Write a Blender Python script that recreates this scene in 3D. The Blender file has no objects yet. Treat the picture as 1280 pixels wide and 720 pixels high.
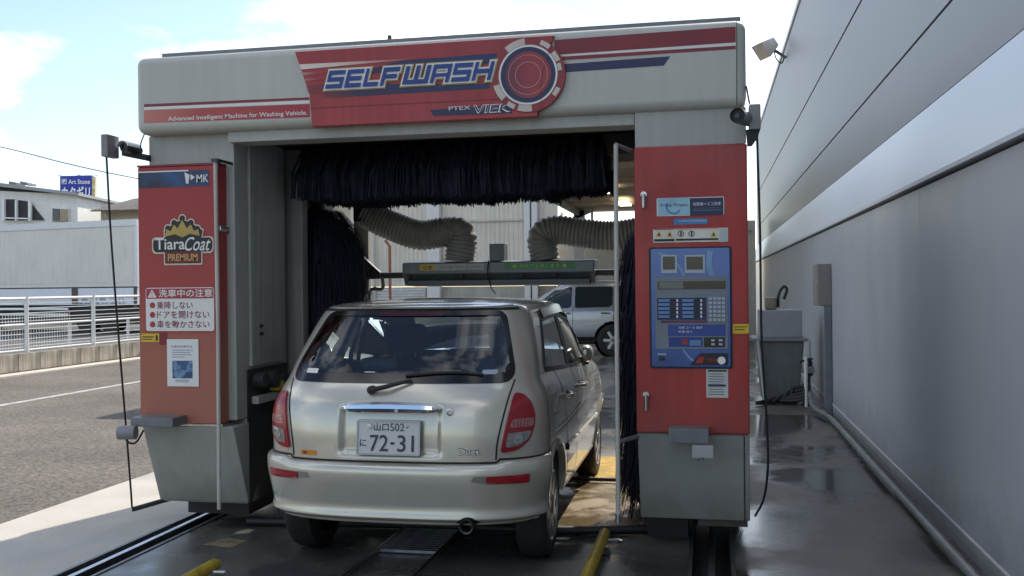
import bpy, bmesh, math, random
import numpy as np
from mathutils import Vector, Matrix
random.seed(7)
R_ = math.radians
scn = bpy.context.scene
COL = scn.collection

# ------------------------------------------------------------------ camera
H = 1.51
YAW, PITCH, ROLL = .2008, -.002374, -.010929
FPX = 1213.55
def cam_axes():
    F = Vector((-math.sin(YAW)*math.cos(PITCH), math.cos(YAW)*math.cos(PITCH), math.sin(PITCH)))
    r = Vector((math.cos(YAW), math.sin(YAW), 0)); u = r.cross(F)
    return math.cos(ROLL)*r+math.sin(ROLL)*u, -math.sin(ROLL)*r+math.cos(ROLL)*u, F
CR, CU, CF = cam_axes()
cd = bpy.data.cameras.new('camera'); cam = bpy.data.objects.new('camera', cd); COL.objects.link(cam)
cd.sensor_width = 36; cd.lens = FPX*36/1280; cd.clip_start = .05; cd.clip_end = 3000
cam.matrix_world = Matrix(((CR.x, CU.x, -CF.x, 0), (CR.y, CU.y, -CF.y, 0), (CR.z, CU.z, -CF.z, H), (0, 0, 0, 1)))
scn.camera = cam

# ------------------------------------------------------------------ sky and sun
SUN = Vector((.30, .958, 1.0)).normalized()          # towards the sun
EL = math.asin(SUN.z); AZ = math.atan2(SUN.x, SUN.y)
w = bpy.data.worlds.new('World'); scn.world = w; w.use_nodes = True
nt = w.node_tree; nt.nodes.clear()
def N(t, typ, **k):
    n = t.nodes.new(typ)
    for a, b in k.items(): setattr(n, a, b)
    return n
sky = N(nt, 'ShaderNodeTexSky', sky_type='NISHITA', sun_disc=False, sun_elevation=EL, sun_rotation=AZ)
sky.air_density = 1.0; sky.dust_density = .7; sky.ozone_density = .6
tc = N(nt, 'ShaderNodeTexCoord'); mp = N(nt, 'ShaderNodeMapping'); mp.inputs['Scale'].default_value = (1, 1, 2.2); mp.inputs['Location'].default_value = (3.1, 1.7, .9)
n1 = N(nt, 'ShaderNodeTexNoise'); n1.inputs['Scale'].default_value = 2.6; n1.inputs['Detail'].default_value = 9; n1.inputs['Roughness'].default_value = .56
rp = N(nt, 'ShaderNodeValToRGB'); rp.color_ramp.elements[0].position = .49; rp.color_ramp.elements[1].position = .66
mx = N(nt, 'ShaderNodeMix', data_type='RGBA'); mx.inputs[7].default_value = (10.5, 10.6, 10.8, 1)
bg = N(nt, 'ShaderNodeBackground'); bg.inputs[1].default_value = .13
wo = N(nt, 'ShaderNodeOutputWorld')
nt.links.new(tc.outputs['Generated'], mp.inputs[0]); nt.links.new(mp.outputs[0], n1.inputs[0]); nt.links.new(n1.outputs[0], rp.inputs[0])
nt.links.new(rp.outputs[0], mx.inputs[0]); nt.links.new(sky.outputs[0], mx.inputs[6]); nt.links.new(mx.outputs[2], bg.inputs[0]); nt.links.new(bg.outputs[0], wo.inputs[0])
sd = bpy.data.lights.new('sun', 'SUN'); sd.energy = 3.6; sd.angle = R_(.55); sd.color = (1, .93, .84)
so = bpy.data.objects.new('sun', sd); COL.objects.link(so); so.rotation_euler = SUN.to_track_quat('Z', 'Y').to_euler(); so.location = (5, 20, 25)
vs = scn.view_settings; vs.view_transform = 'Standard'; vs.look = 'None'; vs.exposure = 0.72; vs.gamma = 1; vs.use_curve_mapping = False
scn.cycles.max_bounces = 8; scn.cycles.transparent_max_bounces = 16

# ------------------------------------------------------------------ measuring helpers: a sight line met with a real plane
def ray(u, v): return CR*((u-640)/FPX)+CU*((360-v)/FPX)+CF
CAM = Vector((0, 0, H))
def aty(u, v, y): d = ray(u, v); return CAM+d*(y/d.y)
def atz(u, v, z=0): d = ray(u, v); return CAM+d*((z-H)/d.z)
def atx(u, v, x): d = ray(u, v); return CAM+d*(x/d.x)
def atd(u, v, dist): return CAM+ray(u, v)*dist

# ------------------------------------------------------------------ materials
MATS = {}
def M(name, col, rough=.5, metal=0, var=.12, vs=6, bump=0, bs=60, spec=.5, coat=0, streak=0, emit=None, trans=0, alpha=None, gloss_var=0):
    if name in MATS: return MATS[name]
    m = bpy.data.materials.new(name); m.use_nodes = True; t = m.node_tree; b = t.nodes['Principled BSDF']; MATS[name] = m
    b.inputs['Roughness'].default_value = rough; b.inputs['Metallic'].default_value = metal; b.inputs['Specular IOR Level'].default_value = spec
    b.inputs['Coat Weight'].default_value = coat; b.inputs['Coat Roughness'].default_value = .06
    co = N(t, 'ShaderNodeTexCoord')
    c = (*col, 1)
    if var:
        n = N(t, 'ShaderNodeTexNoise'); n.inputs['Scale'].default_value = vs; n.inputs['Detail'].default_value = 6
        t.links.new(co.outputs['Object'], n.inputs[0])
        r = N(t, 'ShaderNodeValToRGB'); r.color_ramp.elements[0].position = .3; r.color_ramp.elements[1].position = .7
        r.color_ramp.elements[0].color = tuple(x*(1-var) for x in col)+(1,); r.color_ramp.elements[1].color = tuple(min(1, x*(1+var)) for x in col)+(1,)
        t.links.new(n.outputs[0], r.inputs[0]); out = r.outputs[0]
        if streak:
            mp = N(t, 'ShaderNodeMapping'); mp.inputs['Scale'].default_value = (9, 9, .5); t.links.new(co.outputs['Object'], mp.inputs[0])
            n2 = N(t, 'ShaderNodeTexNoise'); n2.inputs['Scale'].default_value = 2.5; n2.inputs['Detail'].default_value = 5; t.links.new(mp.outputs[0], n2.inputs[0])
            r2 = N(t, 'ShaderNodeValToRGB'); r2.color_ramp.elements[0].position = .36; r2.color_ramp.elements[1].position = .62
            r2.color_ramp.elements[0].color = (1-streak, 1-streak*1.05, 1-streak*1.15, 1); r2.color_ramp.elements[1].color = (1, 1, 1, 1)
            t.links.new(n2.outputs[0], r2.inputs[0])
            mm = N(t, 'ShaderNodeMix', data_type='RGBA', blend_type='MULTIPLY'); mm.inputs[0].default_value = 1
            t.links.new(out, mm.inputs[6]); t.links.new(r2.outputs[0], mm.inputs[7]); out = mm.outputs[2]
        t.links.new(out, b.inputs['Base Color'])
    else: b.inputs['Base Color'].default_value = c
    if gloss_var:
        n = N(t, 'ShaderNodeTexNoise'); n.inputs['Scale'].default_value = 3; n.inputs['Detail'].default_value = 5; t.links.new(co.outputs['Object'], n.inputs[0])
        mr = N(t, 'ShaderNodeMapRange'); mr.inputs[1].default_value = .3; mr.inputs[2].default_value = .7; mr.inputs[3].default_value = max(0, rough-gloss_var); mr.inputs[4].default_value = rough+gloss_var
        t.links.new(n.outputs[0], mr.inputs[0]); t.links.new(mr.outputs[0], b.inputs['Roughness'])
    if bump:
        n = N(t, 'ShaderNodeTexNoise'); n.inputs['Scale'].default_value = bs; n.inputs['Detail'].default_value = 4
        t.links.new(co.outputs['Object'], n.inputs[0]); bp = N(t, 'ShaderNodeBump'); bp.inputs['Strength'].default_value = bump; bp.inputs['Distance'].default_value = .01
        t.links.new(n.outputs[0], bp.inputs['Height']); t.links.new(bp.outputs[0], b.inputs['Normal'])
    if emit: b.inputs['Emission Color'].default_value = (*emit[0], 1); b.inputs['Emission Strength'].default_value = emit[1]
    return m
def dirt(m, z0, z1, col, amt=.8):
    """splashed grime along the foot of a surface, with a ragged upper edge"""
    t = m.node_tree; b = t.nodes['Principled BSDF']; l = b.inputs['Base Color'].links[0].from_socket
    co = N(t, 'ShaderNodeTexCoord'); sp = N(t, 'ShaderNodeSeparateXYZ'); t.links.new(co.outputs['Object'], sp.inputs[0])
    n = N(t, 'ShaderNodeTexNoise'); n.inputs['Scale'].default_value = 5; n.inputs['Detail'].default_value = 9; n.inputs['Roughness'].default_value = .65; t.links.new(co.outputs['Object'], n.inputs[0])
    a = N(t, 'ShaderNodeMath', operation='MULTIPLY_ADD'); a.inputs[1].default_value = -(z1-z0)*1.6; t.links.new(n.outputs[0], a.inputs[0]); t.links.new(sp.outputs[2], a.inputs[2])
    mr = N(t, 'ShaderNodeMapRange'); mr.inputs[1].default_value = z0-(z1-z0)*.8; mr.inputs[2].default_value = z1-(z1-z0)*.8; mr.inputs[3].default_value = amt; mr.inputs[4].default_value = 0; t.links.new(a.outputs[0], mr.inputs[0])
    mx = N(t, 'ShaderNodeMix', data_type='RGBA'); mx.inputs[7].default_value = (*col, 1); t.links.new(mr.outputs[0], mx.inputs[0]); t.links.new(l, mx.inputs[6]); t.links.new(mx.outputs[2], b.inputs['Base Color'])
def glassmat(name, tint, ior=1.5, rough=0.0):
    if name in MATS: return MATS[name]
    m = bpy.data.materials.new(name); m.use_nodes = True; t = m.node_tree; t.nodes.clear(); MATS[name] = m
    tr = N(t, 'ShaderNodeBsdfTransparent'); tr.inputs[0].default_value = (*tint, 1)
    gl = N(t, 'ShaderNodeBsdfGlossy'); gl.inputs['Roughness'].default_value = rough; gl.inputs[0].default_value = (1, 1, 1, 1)
    fr = N(t, 'ShaderNodeFresnel'); fr.inputs[0].default_value = ior
    mi = N(t, 'ShaderNodeMixShader'); o = N(t, 'ShaderNodeOutputMaterial')
    t.links.new(fr.outputs[0], mi.inputs[0]); t.links.new(tr.outputs[0], mi.inputs[1]); t.links.new(gl.outputs[0], mi.inputs[2]); t.links.new(mi.outputs[0], o.inputs[0])
    return m
def rampz(name, stops, rough, var=.1, axis=2, spec=.5, noise=.25, nscale=2.0):
    """paint whose own colour changes along one axis (sun-faded paint, printed blends)"""
    m = bpy.data.materials.new(name); m.use_nodes = True; t = m.node_tree; b = t.nodes['Principled BSDF']; MATS[name] = m
    b.inputs['Roughness'].default_value = rough; b.inputs['Specular IOR Level'].default_value = spec
    co = N(t, 'ShaderNodeTexCoord'); sp = N(t, 'ShaderNodeSeparateXYZ'); t.links.new(co.outputs['Object'], sp.inputs[0])
    n = N(t, 'ShaderNodeTexNoise'); n.inputs['Scale'].default_value = nscale; n.inputs['Detail'].default_value = 5; t.links.new(co.outputs['Object'], n.inputs[0])
    ma = N(t, 'ShaderNodeMath', operation='MULTIPLY_ADD'); ma.inputs[1].default_value = noise; t.links.new(n.outputs[0], ma.inputs[0]); t.links.new(sp.outputs[axis], ma.inputs[2])
    lo, hi = stops[0][0], stops[-1][0]
    mr = N(t, 'ShaderNodeMapRange'); mr.inputs[1].default_value = lo+noise/2; mr.inputs[2].default_value = hi+noise/2; t.links.new(ma.outputs[0], mr.inputs[0])
    r = N(t, 'ShaderNodeValToRGB'); t.links.new(mr.outputs[0], r.inputs[0])
    e = r.color_ramp.elements
    while len(e) < len(stops): e.new(.5)
    for i, (p, c) in enumerate(stops): e[i].position = (p-lo)/(hi-lo); e[i].color = (*c, 1)
    t.links.new(r.outputs[0], b.inputs['Base Color'])
    return m
def floor_mat(name, dry, wet, cover, scale, rdry=.6, rwet=.07, bump=.35, bs=70, var=.25):
    """concrete with a film of water standing in patches"""
    m = bpy.data.materials.new(name); m.use_nodes = True; t = m.node_tree; b = t.nodes['Principled BSDF']; MATS[name] = m
    co = N(t, 'ShaderNodeTexCoord')
    n = N(t, 'ShaderNodeTexNoise'); n.inputs['Scale'].default_value = scale; n.inputs['Detail'].default_value = 8; n.inputs['Roughness'].default_value = .55; n.inputs['Distortion'].default_value = .4
    t.links.new(co.outputs['Object'], n.inputs[0])
    r = N(t, 'ShaderNodeValToRGB'); r.color_ramp.elements[0].position = cover-.07; r.color_ramp.elements[1].position = cover+.07; t.links.new(n.outputs[0], r.inputs[0])
    g = N(t, 'ShaderNodeTexNoise'); g.inputs['Scale'].default_value = bs; g.inputs['Detail'].default_value = 6; t.links.new(co.outputs['Object'], g.inputs[0])
    g2 = N(t, 'ShaderNodeTexNoise'); g2.inputs['Scale'].default_value = 2.3; g2.inputs['Detail'].default_value = 7; t.links.new(co.outputs['Object'], g2.inputs[0])
    ad = N(t, 'ShaderNodeMath', operation='ADD'); t.links.new(g.outputs[0], ad.inputs[0]); t.links.new(g2.outputs[0], ad.inputs[1])
    gr = N(t, 'ShaderNodeMapRange'); gr.inputs[1].default_value = .75; gr.inputs[2].default_value = 1.25; gr.inputs[3].default_value = 1-var; gr.inputs[4].default_value = 1+var; t.links.new(ad.outputs[0], gr.inputs[0])
    mx = N(t, 'ShaderNodeMix', data_type='RGBA'); mx.inputs[6].default_value = (*dry, 1); mx.inputs[7].default_value = (*wet, 1); t.links.new(r.outputs[0], mx.inputs[0])
    mu = N(t, 'ShaderNodeVectorMath', operation='SCALE'); t.links.new(mx.outputs[2], mu.inputs[0]); t.links.new(gr.outputs[0], mu.inputs['Scale'])
    t.links.new(mu.outputs[0], b.inputs['Base Color'])
    rr = N(t, 'ShaderNodeMapRange'); rr.inputs[3].default_value = rdry; rr.inputs[4].default_value = rwet; t.links.new(r.outputs[0], rr.inputs[0]); t.links.new(rr.outputs[0], b.inputs['Roughness'])
    bs_ = N(t, 'ShaderNodeMapRange'); bs_.inputs[3].default_value = bump; bs_.inputs[4].default_value = bump*.06; t.links.new(r.outputs[0], bs_.inputs[0])
    bp = N(t, 'ShaderNodeBump'); bp.inputs['Distance'].default_value = .006; t.links.new(g.outputs[0], bp.inputs['Height']); t.links.new(bs_.outputs[0], bp.inputs['Strength']); t.links.new(bp.outputs[0], b.inputs['Normal'])
    return m
def speckle_mat(name, a, c, scale, rough=.85, bump=.6):
    m = bpy.data.materials.new(name); m.use_nodes = True; t = m.node_tree; b = t.nodes['Principled BSDF']; MATS[name] = m
    b.inputs['Roughness'].default_value = rough; b.inputs['Specular IOR Level'].default_value = .3
    co = N(t, 'ShaderNodeTexCoord')
    v = N(t, 'ShaderNodeTexVoronoi'); v.inputs['Scale'].default_value = scale; t.links.new(co.outputs['Object'], v.inputs[0])
    n = N(t, 'ShaderNodeTexNoise'); n.inputs['Scale'].default_value = .7; n.inputs['Detail'].default_value = 7; t.links.new(co.outputs['Object'], n.inputs[0])
    n3 = N(t, 'ShaderNodeTexNoise'); n3.inputs['Scale'].default_value = scale*.35; n3.inputs['Detail'].default_value = 5; t.links.new(co.outputs['Object'], n3.inputs[0])
    sp = N(t, 'ShaderNodeSeparateColor'); t.links.new(v.outputs['Color'], sp.inputs[0])
    m1 = N(t, 'ShaderNodeMath', operation='MULTIPLY_ADD'); m1.inputs[1].default_value = .45; t.links.new(sp.outputs[0], m1.inputs[0]); 
    m2 = N(t, 'ShaderNodeMath', operation='MULTIPLY_ADD'); m2.inputs[1].default_value = .55; m2.inputs[2].default_value = -.12; t.links.new(n3.outputs[0], m2.inputs[0]); t.links.new(m2.outputs[0], m1.inputs[2])
    mx = N(t, 'ShaderNodeMix', data_type='RGBA'); mx.inputs[6].default_value = (*a, 1); mx.inputs[7].default_value = (*c, 1); t.links.new(m1.outputs[0], mx.inputs[0])
    mr = N(t, 'ShaderNodeMapRange'); mr.inputs[1].default_value = .3; mr.inputs[2].default_value = .7; mr.inputs[3].default_value = .72; mr.inputs[4].default_value = 1.18; t.links.new(n.outputs[0], mr.inputs[0])
    mu = N(t, 'ShaderNodeVectorMath', operation='SCALE'); t.links.new(mx.outputs[2], mu.inputs[0]); t.links.new(mr.outputs[0], mu.inputs['Scale']); t.links.new(mu.outputs[0], b.inputs['Base Color'])
    bp = N(t, 'ShaderNodeBump'); bp.inputs['Strength'].default_value = bump; bp.inputs['Distance'].default_value = .006; t.links.new(v.outputs['Distance'], bp.inputs['Height']); t.links.new(bp.outputs[0], b.inputs['Normal'])
    return m

# ------------------------------------------------------------------ mesh builder
OFF = {}
class MB:
    def __init__(s): s.v = []; s.f = []
    def add(s, pts, faces):
        n = len(s.v); s.v += [tuple(p) for p in pts]; s.f += [tuple(n+i for i in f) for f in faces]; return s
    def box(s, x0, x1, y0, y1, z0, z1):
        return s.add([(x0,y0,z0),(x1,y0,z0),(x1,y1,z0),(x0,y1,z0),(x0,y0,z1),(x1,y0,z1),(x1,y1,z1),(x0,y1,z1)], [(0,3,2,1),(4,5,6,7),(0,1,5,4),(1,2,6,5),(2,3,7,6),(3,0,4,7)])
    def prism(s, pts, ext):
        """closed polygon (3D points) swept along a vector"""
        n = len(pts); ext = Vector(ext); a = [Vector(p) for p in pts]
        return s.add(a+[p+ext for p in a], [tuple(range(n-1, -1, -1)), tuple(range(n, 2*n))]+[(i, (i+1) % n, n+(i+1) % n, n+i) for i in range(n)])
    def face(s, pts): return s.add(pts, [tuple(range(len(pts)))])
    def xz(s, pts, y): return s.face([(p[0], y, p[1]) for p in pts])
    def pxz(s, pts, y0, y1): return s.prism([(p[0], y0, p[1]) for p in pts], (0, y1-y0, 0))
    def tube(s, pts, r, n=10, cap=True):
        pts = [Vector(p) for p in pts]; k = len(pts); rs = r if isinstance(r, (list, tuple)) else [r]*k
        t0 = (pts[1]-pts[0]).normalized(); up = Vector((0, 0, 1)) if abs(t0.z) < .9 else Vector((1, 0, 0)); nx = t0.cross(up).normalized()
        base = len(s.v); V = []
        for i, p in enumerate(pts):
            t = (pts[min(i+1, k-1)]-pts[max(i-1, 0)]).normalized(); nx = (nx-t*nx.dot(t)).normalized(); ny = t.cross(nx)
            for j in range(n): a = 2*math.pi*j/n; V.append(p+(nx*math.cos(a)+ny*math.sin(a))*rs[i])
        F = [(i*n+j, i*n+(j+1) % n, (i+1)*n+(j+1) % n, (i+1)*n+j) for i in range(k-1) for j in range(n)]
        if cap: F += [tuple(range(n-1, -1, -1)), tuple((k-1)*n+j for j in range(n))]
        return s.add(V, F)
    def lathe(s, prof, c, axis='x', n=32, sgn=1):
        """profile of (radius, distance along axis)"""
        V = []; c = Vector(c)
        for r, a in prof:
            for j in range(n):
                t = 2*math.pi*j/n; p = {'x': (a*sgn, r*math.cos(t), r*math.sin(t)), 'y': (r*math.cos(t), a*sgn, r*math.sin(t)), 'z': (r*math.cos(t), r*math.sin(t), a*sgn)}[axis]
                V.append(c+Vector(p))
        k = len(prof)
        return s.add(V, [(i*n+j, i*n+(j+1) % n, (i+1)*n+(j+1) % n, (i+1)*n+j) for i in range(k-1) for j in range(n)])
    def build(s, name, mat, parent=None, smooth=False, bev=0, seg=2, local=False, off=None):
        me = bpy.data.meshes.new(name)
        o3 = Vector((0, 0, 0)) if local else (OFF.get(parent.name, Vector((0, 0, 0))) if parent else (Vector(off) if off else Vector((0, 0, 0))))
        me.from_pydata([tuple(Vector(p)-o3) for p in s.v], [], s.f)
        bm = bmesh.new(); bm.from_mesh(me)
        if bev:
            bmesh.ops.remove_doubles(bm, verts=bm.verts, dist=1e-5)
            bmesh.ops.recalc_face_normals(bm, faces=bm.faces)
            ed = [e for e in bm.edges if len(e.link_faces) == 2 and e.calc_face_angle(0) > .5]
            bmesh.ops.bevel(bm, geom=ed, offset=bev, segments=seg, profile=.5, affect='EDGES', clamp_overlap=True)
        else: bmesh.ops.recalc_face_normals(bm, faces=bm.faces)
        bm.to_mesh(me); bm.free()
        if smooth or bev:
            me.polygons.foreach_set('use_smooth', [True]*len(me.polygons)); me.set_sharp_from_angle(angle=R_(42))
        me.materials.append(mat)
        o = bpy.data.objects.new(name, me); COL.objects.link(o)
        if bev: wn = o.modifiers.new('weighted_normals', 'WEIGHTED_NORMAL'); wn.keep_sharp = True
        if parent: o.parent = parent; OFF[o.name] = OFF.get(parent.name, Vector((0, 0, 0)))
        else: o.location = o3; OFF[o.name] = o3
        return o
def tag(o, label=None, cat=None, group=None, kind=None):
    for k, v in (('label', label), ('category', cat), ('group', group), ('kind', kind)):
        if v: o[k] = v
    return o
def thing(name, label, cat, loc=(0, 0, 0), group=None, rz=0):
    o = bpy.data.objects.new(name, None); COL.objects.link(o); o.location = loc; o.rotation_euler = (0, 0, rz); o.empty_display_size = .1
    OFF[o.name] = Vector(loc); return tag(o, label, cat, group)
def share(src, name, parent, delta):
    c = src.copy(); c.name = name; COL.objects.link(c); c.parent = parent; c.location = Vector(src.location)+Vector(delta); return c
def box(name, mat, parent, x0, x1, y0, y1, z0, z1, bev=0, **k): return MB().box(x0, x1, y0, y1, z0, z1).build(name, mat, parent, bev=bev, **k)
def cyl(name, mat, parent, a, b, r, n=14, **k): return MB().tube([a, b], r, n).build(name, mat, parent, smooth=True, **k)
def tube(name, mat, parent, pts, r, n=8, **k): return MB().tube(pts, r, n).build(name, mat, parent, smooth=True, **k)
def curve_pts(ctrl, n=12):
    P = [Vector(p) for p in ctrl]; P = [2*P[0]-P[1]]+P+[2*P[-1]-P[-2]]; out = []
    for i in range(1, len(P)-2):
        for j in range(n):
            t = j/n; a, b, c, d = P[i-1:i+3]
            out.append(.5*((2*b)+(c-a)*t+(2*a-5*b+4*c-d)*t*t+(3*b-a-3*c+d)*t**3))
    return out+[P[-2]]
def text(s, mat, parent, u0, u1, v0, v1, T, name='lettering', shear=0, offset=0, fit=True, local=False, space=1, ext=0):
    """letters fitted to the rectangle u0..u1 x v0..v1; T maps (u, v) to a point"""
    cu = bpy.data.curves.new('t', 'FONT'); cu.body = s; cu.shear = shear; cu.offset = offset; cu.space_character = space; cu.resolution_u = 4; cu.size = 1
    ob = bpy.data.objects.new('t', cu); COL.objects.link(ob); bpy.context.view_layer.update()
    me = bpy.data.meshes.new_from_object(ob.evaluated_get(bpy.context.evaluated_depsgraph_get()))
    bpy.data.objects.remove(ob); bpy.data.curves.remove(cu)
    v = np.array([p.co[:2] for p in me.vertices]); lo = v.min(0); hi = v.max(0); k = (hi-lo); k[k == 0] = 1
    o3 = Vector((0, 0, 0)) if local else OFF.get(parent.name, Vector((0, 0, 0)))
    for p, q in zip(me.vertices, v):
        a = (q-lo)/k; p.co = Vector(T(u0+(u1-u0)*a[0], v0+(v1-v0)*a[1]))-o3
    me.materials.clear(); me.materials.append(mat); me.name = name
    o = bpy.data.objects.new(name, me); COL.objects.link(o); o.parent = parent; OFF[o.name] = OFF.get(parent.name, Vector((0, 0, 0)))
    return o
def rrect(x0, x1, z0, z1, r, n=5):
    out = []
    for cx, cz, a in ((x1-r, z0+r, -90), (x1-r, z1-r, 0), (x0+r, z1-r, 90), (x0+r, z0+r, 180)):
        for i in range(n+1): t = R_(a+90*i/n); out.append((cx+r*math.cos(t), cz+r*math.sin(t)))
    return out
def circ(cx, cz, r, n=40, a0=0, a1=360): return [(cx+r*math.cos(R_(a0+(a1-a0)*i/n)), cz+r*math.sin(R_(a0+(a1-a0)*i/n))) for i in range(n+(0 if a1-a0 == 360 else 1))]
def ringxz(mb, cx, cz, r0, r1, y, n=48, a0=0, a1=360):
    a = [R_(a0+(a1-a0)*i/n) for i in range(n+1)]
    V = [(cx+r*math.cos(t), y, cz+r*math.sin(t)) for t in a for r in (r0, r1)]
    return mb.add(V, [(2*i, 2*i+1, 2*i+3, 2*i+2) for i in range(n)])

# palette
PANEL = M('gantry_offwhite', (.45, .45, .405), .42, var=.05, vs=1.5, streak=.045, gloss_var=.08)
PANEL2 = M('gantry_grey', (.38, .385, .36), .45, var=.06, vs=2, streak=.08)
GREYM = M('grey_painted_steel', (.16, .17, .18), .45, var=.15, streak=.12)
DARKM = M('dark_steel', (.035, .037, .04), .5, var=.3)
BLACK = M('black_rubber', (.012, .012, .013), .55, var=.3)
WHITE = M('white_paint', (.78, .78, .76), .4, var=.05)
WPLAST = M('white_print', (.70, .69, .66), .45, var=.04)
STEEL = M('worn_steel', (.45, .45, .46), .28, 1, var=.25, vs=25)
CHROME = M('chrome', (.82, .83, .85), .06, 1, var=0)
NAVY = M('navy_print', (.014, .018, .075), .42, var=.15)
BLUEP = M('blue_print', (.012, .04, .22), .4, var=.1)
GOLD = M('gold_print', (.42, .29, .06), .4, var=.15)
DRED = M('dark_red_print', (.20, .013, .022), .42, var=.12)
REDP = M('red_print', (.36, .024, .026), .4, var=.1, vs=4, streak=.12)
YELLOW = M('yellow_print', (.62, .42, .02), .45, var=.12)
INK = M('black_print', (.015, .014, .014), .5, var=.1)

# ================================================================== SETTING
def slab(name, mat, x0, x1, y0, y1, z0=-.14, z1=0.0):
    return tag(MB().box(x0, x1, y0, y1, z0, z1).build(name, mat), kind='structure')
WETF = floor_mat('wet_lane_concrete', (.115, .108, .095), (.06, .06, .058), .48, .9, rdry=.42, rwet=.12, bump=.3)
ALLEYF = floor_mat('wet_alley_concrete', (.105, .092, .075), (.05, .046, .04), .5, .75, rdry=.5, rwet=.1, bump=.25)
MATS['wet_alley_concrete'].node_tree.nodes['Principled BSDF'].inputs['Specular IOR Level'].default_value = .35
APRON = floor_mat('pale_concrete', (.42, .39, .34), (.30, .29, .26), .62, 1.3, rdry=.75, rwet=.5, bump=.4, var=.12)
ASPH = speckle_mat('worn_asphalt', (.04, .036, .031), (.27, .235, .195), 48)
g = tag(MB().box(-900, 900, -300, 1500, -.6, -.15).build('ground', M('dusty_ground', (.22, .20, .17), .9, var=.2, vs=.3)), kind='structure')
slab('road', ASPH, -12.0, -4.53, -25, 90)
MB().box(-9.26, -9.14, -25, 90, .0, .004).build('road_marking', M('worn_road_paint', (.36, .34, .31), .8, var=.35, vs=6), bpy.data.objects['road'])
slab('gutter_strip', M('pale_gutter_concrete', (.50, .46, .40), .8, var=.12, bump=.2), -12.36, -12.0, -25, 90, z1=.03)
slab('apron', APRON, -4.526, -3.42, -8, 13)
slab('wash_floor', WETF, -3.19, -.13, -8, 13)
slab('alley_floor', ALLEYF, .12, 1.9, -8, 33)
slab('rear_lot', floor_mat('rear_lot_concrete', (.30, .285, .255), (.16, .155, .15), .5, .5, rdry=.6, rwet=.15), -4.526, 1.0, 13.004, 60, z1=-.002)
slab('truck_yard', M('yard_asphalt', (.06, .06, .058), .9, var=.3, vs=1.5), -90, -12.75, -10, 120, z1=.02)
# rail channels let into the floor
for xa, xb, lab in ((-3.42, -3.19, 'steel rail in the floor channel left of the car'), (-.13, .12, 'steel rail in the floor channel under the red control column')):
    xc = (xa+xb)/2
    t = thing('floor_rail', lab, 'rail', (xc, 2, -.1), 'gantry travel rails')
    MB().box(xa-.002, xb+.002, -8, 13, -.139, -.1).build('channel_bed', M('channel_grime', (.02, .019, .018), .5, var=.4, vs=9), t)
    box('rail_head', STEEL, t, xc-.018, xc+.018, -8, 13, -.08, .012, bev=.004)
    box('rail_foot', DARKM, t, xc-.05, xc+.05, -8, 13, -.0995, -.08)
    for x in (xa+.012, xb-.012): box('channel_edge', M('edge_steel', (.12, .115, .11), .4, .6, var=.35, vs=14), t, x-.011, x+.011, -8, 13, -.0995, .006)
# tan patch and ochre band: sunlit lane floor put in as colour
p = [atz(*q, .003) for q in ((284, 672), (309, 676), (288, 685), (252, 681))]
tag(MB().face(p).build('floor_patch', M('tan_sunlit_patch', (.20, .16, .10), .5, var=.3, vs=14), bpy.data.objects['wash_floor']))
tag(MB().box(-1.35, -.42, 5.86, 7.42, .0005, .0035).build('sunlit_band', floor_mat('ochre_sunlit_floor', (.20, .145, .07), (.12, .088, .048), .5, 2.5, rdry=.5, rwet=.15), bpy.data.objects['wash_floor']))
t = thing('floor_plate', 'yellow plate with ribbed edge on the wash floor by the front wheel', 'plate', (-.8, 8.0, 0))
PLATE = M('yellow_floor_paint', (.50, .32, .06), .35, var=.3, vs=12, bump=.3)
MB().box(-1.25, -.60, 7.45, 8.45, .003, .012).build('plate', PLATE, t)
for i in range(16): MB().prism([(-1.25+i*.0406, 7.44, .003), (-1.25+i*.0406+.03, 7.44, .003), (-1.25+i*.0406+.015, 7.44, .03)], (0, .05, 0)).build('rib', PLATE, t)
tag(MB().tube([(-1.25, 7.38, .03), (-.45, 7.36, .03)], .014, 8).tube([(-1.27, 7.38, .03), (-1.21, 7.38, .03)], .035, 10).build('stop_rod', BLACK, None, smooth=True), 'thin black rod with knob lying beside yellow floor plate', 'rod')
# guide pipes and black cross pipe
YP = M('yellow_pipe_paint', (.46, .33, .03), .35, var=.35, vs=9, streak=.2)
for (x, y1, lab) in ((-.613, 5.68, 'yellow wheel guide pipe on the floor right of the car'), (-2.57, 4.72, 'yellow wheel guide pipe end at the bottom left of the lane')):
    t = thing('guide_pipe', lab, 'pipe', (x, y1, 0), 'yellow wheel guide pipes')
    MB().tube([(x, -3, .06), (x, y1-.03, .06), (x, y1, .05)], [.032, .032, .026], 14).build('pipe', YP, t, smooth=True)
    for yy in (y1-.25, y1-1.6, y1-3.0): MB().box(x-.05, x+.05, yy-.03, yy+.03, .002, .03).build('saddle', DARKM, t, bev=.004)
    MB().tube([(x+.02, y1-.08, .035), (x+.08, y1-.06, .03), (x+.11, y1-.1, .03)], .012, 8).build('bracket', STEEL, t, smooth=True)
tag(MB().tube(curve_pts([(-2.9, 5.72, .028), (-1.8, 5.8, .028), (-.95, 5.8, .028), (-.3, 5.93, .028)]), .026, 10).build('floor_hose', BLACK, None, smooth=True), 'black hose lying across the wet floor under the car', 'hose')
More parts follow.
